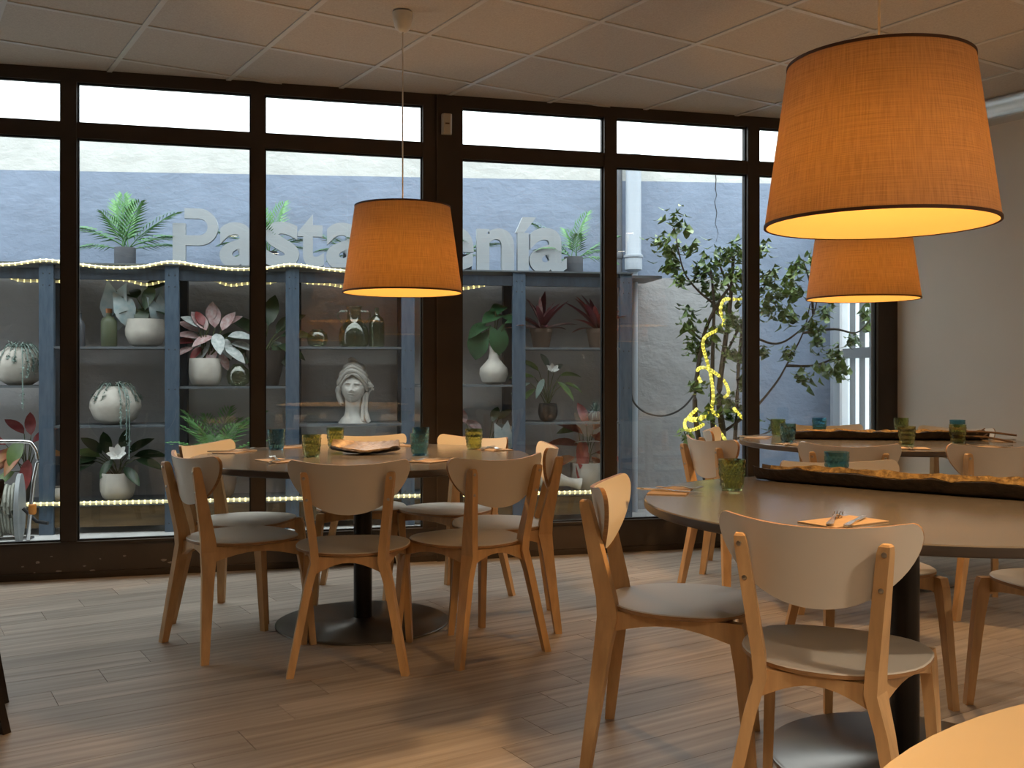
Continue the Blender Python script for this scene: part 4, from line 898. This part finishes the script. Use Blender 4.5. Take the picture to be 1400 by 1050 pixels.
for col, x, y, lab in (('teal',-1.135,4.84,'teal tumbler beside the fern side of the leaf dish table'),('olive',-.885,4.44,'olive tumbler in front of the leaf dish'),('olive',-.875,4.98,'olive tumbler behind the leaf dish, under the bust'),
        ('teal',-.417,4.53,'teal tumbler in front of the other teal one, by the post'),('teal',-.455,5.02,'teal tumbler behind another teal one, against the post'),('olive',-.185,4.88,'olive tumbler in front of the chair that backs onto the post'),
        ('olive',.70,3.20,'large olive tumbler at the tip of the near bark tray'),('teal',1.13,3.50,'teal tumbler behind the near bark tray'),
        ('olive',1.55,5.86,'olive tumbler half behind a teal one at the far tray tip'),('teal',1.47,5.36,'teal tumbler in front of the far tray, nearest the mullion'),('teal',1.84,6.02,'teal tumbler behind the far bark tray'),
        ('olive',2.33,6.02,'olive tumbler behind the far tray in front of the dark end frame'),('olive',2.01,5.12,'olive tumbler in front of the far bark tray'),('teal',2.56,5.78,'teal tumbler half behind an olive one at the plain wall'),('olive',2.34,5.28,'olive tumbler in front of a teal one at the twig end of the far tray')):
    o = inst('tumbler', tm[col], None, (x, y, TZ+.0005), (0,0,R.uniform(0,6))); tag(o, lab, 'glass', col+' glass tumblers')
# napkin, fork and knife
nap = MB(); nap.loft([[(-.10,-.058,z),(.10,-.06,z),(.10,.058,z),(-.10,.06,z)] for z in (0,.0016,.003)]); o = nap.build('napkin', 'napkin'); napm = o.data; bpy.data.objects.remove(o)
def flat(pts, th, bend): 
    b = MB().prism(pts, 0, th); b.v = [(x, y, z+bend(x)) for x, y, z in b.v]; return b
def fork_mesh():
    b = MB(); rings = []
    for x, hw, z in ((-.10,.006,.003),(-.085,.009,.002),(-.04,.006,.004),(.0,.0035,.008),(.03,.004,.009),(.042,.011,.006),(.056,.0125,.003)): rings.append([(x,-hw,z),(x,hw,z),(x,hw,z+.0022),(x,-hw,z+.0022)])
    b.loft(rings)
    for k in range(4):
        y = -.0105+.007*k; b.loft([[(x,y-h,z),(x,y+h,z),(x,y+h,z+.0018),(x,y-h,z+.0018)] for x, h, z in ((.055,.0022,.003),(.08,.0018,.003),(.10,.0010,.008))])
    o = b.build('fork', 'cutlery'); me = o.data; bpy.data.objects.remove(o); return me
def knife_mesh():
    b = MB(); b.loft([[(x,y0,z),(x,y1,z),(x,y1,z+t),(x,y0,z+t)] for x, y0, y1, z, t in ((-.11,-.005,.005,.001,.004),(-.10,-.008,.008,0,.006),(-.03,-.0065,.0065,0,.006),(.0,-.0055,.0055,.001,.004),(.012,-.007,.007,.002,.0018),(.07,-.009,.007,.002,.0012),(.10,-.004,.007,.002,.001),(.112,.005,.007,.002,.0008))])
    o = b.build('knife', 'cutlery'); me = o.data; bpy.data.objects.remove(o); return me
fkm, knm = fork_mesh(), knife_mesh()
places = [(-1.30,4.72,T1,'before the fern side chair'),(-.985,4.235,T1,'before the chair beside the teal glass end'),(-1.08,5.02,T1,'beside the leaf dish toward the blue post'),(-.33,4.24,T1,'before the chair next to the square-on chair'),(-.60,5.13,T1,'before the chair under the bust'),(-.10,4.86,T1,'before the chair backed onto the post'),
          (.50,3.17,T2,'beside the large olive tumbler'),(.83,2.52,T2,'above the large chair back'),(1.40,5.72,T3,'at the tip of the far tray'),(1.46,5.14,T3,'near the teal tumbler of the far table'),(1.93,4.92,T3,'in front of the far olive tumbler'),(2.62,5.44,T3,'under the twigs at the plain wall'),(2.38,5.0,T3,'beside the twigs of the far tray')]
for x, y, c, lab in places:
    rz = math.atan2(c.y-y, c.x-x)+R.uniform(-.15,.15)
    near = c is T2 and x > .6
    if near: rz = math.radians(62)
    tag(inst('napkin', napm, None, (x, y, TZ+.0005), (0,0,rz+ (PI/2 if not near else -.5))), 'folded tan paper napkin '+lab, 'napkin', 'place settings')
    zt = TZ+.0042; ca, sa = math.cos(rz), math.sin(rz)
    a = .55 if not near else .1
    tag(inst('fork', fkm, None, (x-sa*.022, y+ca*.022, zt), (0,0,rz+a*.6+(.9 if c is T1 else 0))), 'steel fork on the napkin '+lab, 'fork', 'place settings')
    tag(inst('knife', knm, None, (x+sa*.03, y-ca*.03, zt), (0,0,rz-a*.5+(.9 if c is T1 else 0))), 'steel knife on the napkin '+lab, 'knife', 'place settings')
# bark trays
def tray(p0, p1, wd, label, seed, twigs=False):
    p0, p1 = Vector(p0), Vector(p1); d = p1-p0; ln = d.length; rr = random.Random(seed)
    t = thing('bark_tray', label, 'tray', (p0.x, p0.y, TZ+.0005), math.atan2(d.y, d.x)); nx, ny = 44, 12
    out = []; inn = []
    for i in range(nx+1):
        q = i/nx; env = max(.04, math.sin(PI*min(1, max(0, .03+.94*q)))**.42); hw = wd/2*env*(1+.08*noise.noise((q*6, seed, 0))); hr_ = .050*(.75+.25*env)*(1+.22*noise.noise((q*9, seed+3, 1)))
        lift = .022*(1-env)**1.2
        ro = []; ri = []
        for j in range(ny+1):
            s_ = -1+2*j/ny; y = hw*s_+.012*noise.noise((q*5, seed+7, 0)); z = hr_*abs(s_)**2.2+lift
            nz = .006*noise.noise((q*26, s_*4, seed)); ro.append((q*ln, y*1.03, max(0, z-.010+nz*.6)+(.0 if abs(s_) < 1 else .006))); ri.append((q*ln, y*.97, max(.0035, z-.010+nz*.6)+.007+nz))
        out.append(ro); inn.append(ri)
    MB().loft([o_+list(reversed(i_)) for o_, i_ in zip(out, inn)]).build('tray_shell', 'bark_dark', t, True)
    MB().loft([[(x, y*.95, z+.0015) for x, y, z in r] for r in inn[1:-1]], cap=False, closed=False).build('gold_lining', 'bark_gold', t, True)
    return t
tray((.86,3.52), (1.86,2.72), .21, 'long bark tray with a gold lining on the near table', 3)
tray((1.53,5.62), (2.60,5.50), .20, 'long dark bark tray on the far table, before the white gate', 8)
for k, (a, b_, lab) in enumerate((((2.36,5.42,.80),(2.66,5.30,.79),'thin brown twig lying along the end of the far tray'),((2.36,5.30,.785),(2.60,5.22,.76),'forked brown twig lying on the far table beside the tray'))):
    o = Vector(a); t = MB(); bb = Vector(b_)
    t.tube(spline([(0,0,0), (bb-o)*.5+Vector((0,0,.01)), bb-o], 4), .006, 6); t.tube([(bb-o)*.4, (bb-o)*.55+Vector((.02,.06,.025))], .004, 5)
    tag(t.build('twig', 'twig', None, True, loc=tuple(o)), lab, 'twig')
# leaf dish on the first table
t = thing('leaf_dish', 'ribbed bronze leaf shaped dish on the round table under the bust', 'dish', (-.675,4.62,TZ+.0005), -.12); nx, ny = 36, 16; ro = []; ri = []
for i in range(nx+1):
    q = i/nx; hw = .115*max(.03, math.sin(PI*q)**.7); x = -.165+.33*q; a_ = []; b_ = []
    for j in range(ny+1):
        s_ = -1+2*j/ny; rib = .0016*math.sin((q*34-abs(s_)*7)*1.6); z = .012+(.030 if s_ > 0 else .016)*abs(s_)**1.6+.012*max(0, s_)+.03*(2*q-1)**2*(.6)+rib*(abs(s_)**.3)+.004*noise.noise((q*3, s_*1.5, 3))*abs(s_)
        if i in (0, nx): z = .034
        a_.append((x, hw*s_, max(0, z-.012))); b_.append((x, hw*s_*.985, z-.006 if z > .014 else .008))
    ro.append(a_); ri.append(b_)
b = MB().loft([o_+list(reversed(i_)) for o_, i_ in zip(ro, ri)]); n2 = 2*(ny+1)
b.mi = [(1 if (k % n2) < ny else 0) for k in range(nx*n2)]+[1, 1]
b.build('dish_body', ['leaf_dish', 'bark_dark'], t, True)
MB().tube([(-.15,0,.030),(0,0,.011),(.15,0,.030)], .003, 6).build('midrib', 'bark_gold', t, True)

# ---------------------------------------------------------------- pendant lamps
SB = 1.487; SHh = .39; RB, RT = .2725, .2175
def shade_obj(parent):
    n, m = 72, 8
    def cone(dr):
        v = []; f = []; uvs = []
        for i in range(m+1):
            t = i/m; r = RB+(RT-RB)*t-dr
            for k in range(n+1): a = 2*PI*k/n; v.append((r*math.cos(a), r*math.sin(a), SB+SHh*t)); uvs.append((k/n, t))
        for i in range(m):
            for k in range(n): a = i*(n+1)+k; f.append((a, a+1, a+n+2, a+n+1))
        return v, f, uvs
    v, f, uvs = cone(0); me = bpy.data.meshes.new('lamp_shade'); me.from_pydata(v, [], f); me.materials.append(MATS['shade_fabric']); uv = me.uv_layers.new(name='UVMap')
    for l_ in me.loops: uv.data[l_.index].uv = uvs[l_.vertex_index]
    me.polygons.foreach_set('use_smooth', [True]*len(f)); me.update(); s_ = inst('lamp_shade', me, parent)
    v, f, uvs = cone(.004); me = bpy.data.meshes.new('shade_lining'); me.from_pydata(v, [], f); me.materials.append(MATS['shade_lining']); me.polygons.foreach_set('use_smooth', [True]*len(f)); me.update(); inst('shade_lining', me, s_)
    for z, r in ((SB, RB), (SB+SHh, RT)):
        MB().lathe([(r-.005,z-.002),(r+.0015,z-.002),(r+.0015,z+.005),(r+.0008,z+.005)], 72, cap=False).build('shade_rim', 'shade_rim', s_, True)
def lamp_proto(label):
    t = thing('pendant_lamp', label, 'lamp', group='fabric pendant lamps')
    shade_obj(t)
    MB().lathe([(.046,CEIL-.003),(.046,CEIL-.03),(.034,CEIL-.075),(.018,CEIL-.09),(.001,CEIL-.092)], 24).build('ceiling_cup', 'cup_white', t, True)
    MB().tube([(0,0,CEIL-.09),(0,0,SB+.27)], .0032, 8).build('cord', 'cup_white', t)
    MB().lathe([(.008,SB+.30),(.022,SB+.285),(.022,SB+.22),(.018,SB+.215)], 16).build('lamp_holder', 'cup_white', t, True)
    sp_ = MB()
    for k in range(3): a = 2*PI*k/3; sp_.tube([(0.015*math.cos(a),.015*math.sin(a),SB+.29),(RT*.985*math.cos(a),RT*.985*math.sin(a),SB+SHh-.012)], .002, 6)
    sp_.build('spider', 'cup_white', t)
    MB().sphere((0,0,SB+.18), .032, 14, 10).build('bulb', 'bulb', t, True)
    ld = bpy.data.lights.new('bulb_glow', 'POINT'); ld.energy = LAMP_GLOW; ld.color = (1,.52,.15); ld.shadow_soft_size = .045; l_ = inst('bulb_glow', ld, t); l_.location = (0,0,SB+.12)
    ld = bpy.data.lights.new('bulb_down', 'SPOT'); ld.energy = LAMP_DOWN; ld.color = (1,.60,.26); ld.spot_size = math.radians(125); ld.spot_blend = .45; ld.shadow_soft_size = .05; l_ = inst('bulb_down', ld, t); l_.location = (0,0,SB+.125)
    return t
lp_ = lamp_proto('fabric pendant lamp hanging in front of the letters over the leaf dish table'); lp_.location = (-.5, 4.6, 0)
for x, y, lab in ((.897,2.457,'large seeming fabric pendant lamp over the near bark tray table'),(1.745,5.0,'fabric pendant lamp partly hidden behind another, over the far tray table'),(.80,.15,'fabric pendant lamp over the cream topped table'),(4.1,1.6,'fabric pendant lamp in the side of the room beyond the plain wall')):
    dup(lp_, (x, y, 0), 0, lab)
# unseen downlights added in the rear half to brighten the room
for k, (i, j) in enumerate(((-2,10),(2,10),(6,10),(-2,13),(2,13),(6,13))):
    c = G0+E1*(.6*(i+.5))+E2*(.6*(j+.5)); t = thing('added_downlight', 'round recessed downlight in the rear ceiling', 'downlight', (c.x, c.y, 0), 0, 'rear downlights')
    MB().lathe([(.055,CEIL-.006),(.085,CEIL-.006),(.088,CEIL-.001),(.088,CEIL+.003),(.055,CEIL+.003)], 28, cap=False).build('ring', 'cup_white', t, True)
    MB().lathe([(.054,CEIL+.0035),(.054,CEIL-.001),(.001,CEIL-.001)], 24).build('lens', 'led_white', t)
    ld = bpy.data.lights.new('added_beam', 'SPOT'); ld.energy = ADDED_DOWNLIGHT; ld.color = (1,.86,.68); ld.spot_size = math.radians(140); ld.spot_blend = .6; ld.shadow_soft_size = .12; l_ = inst('added_beam', ld, t); l_.location = (0,0,CEIL-.012)
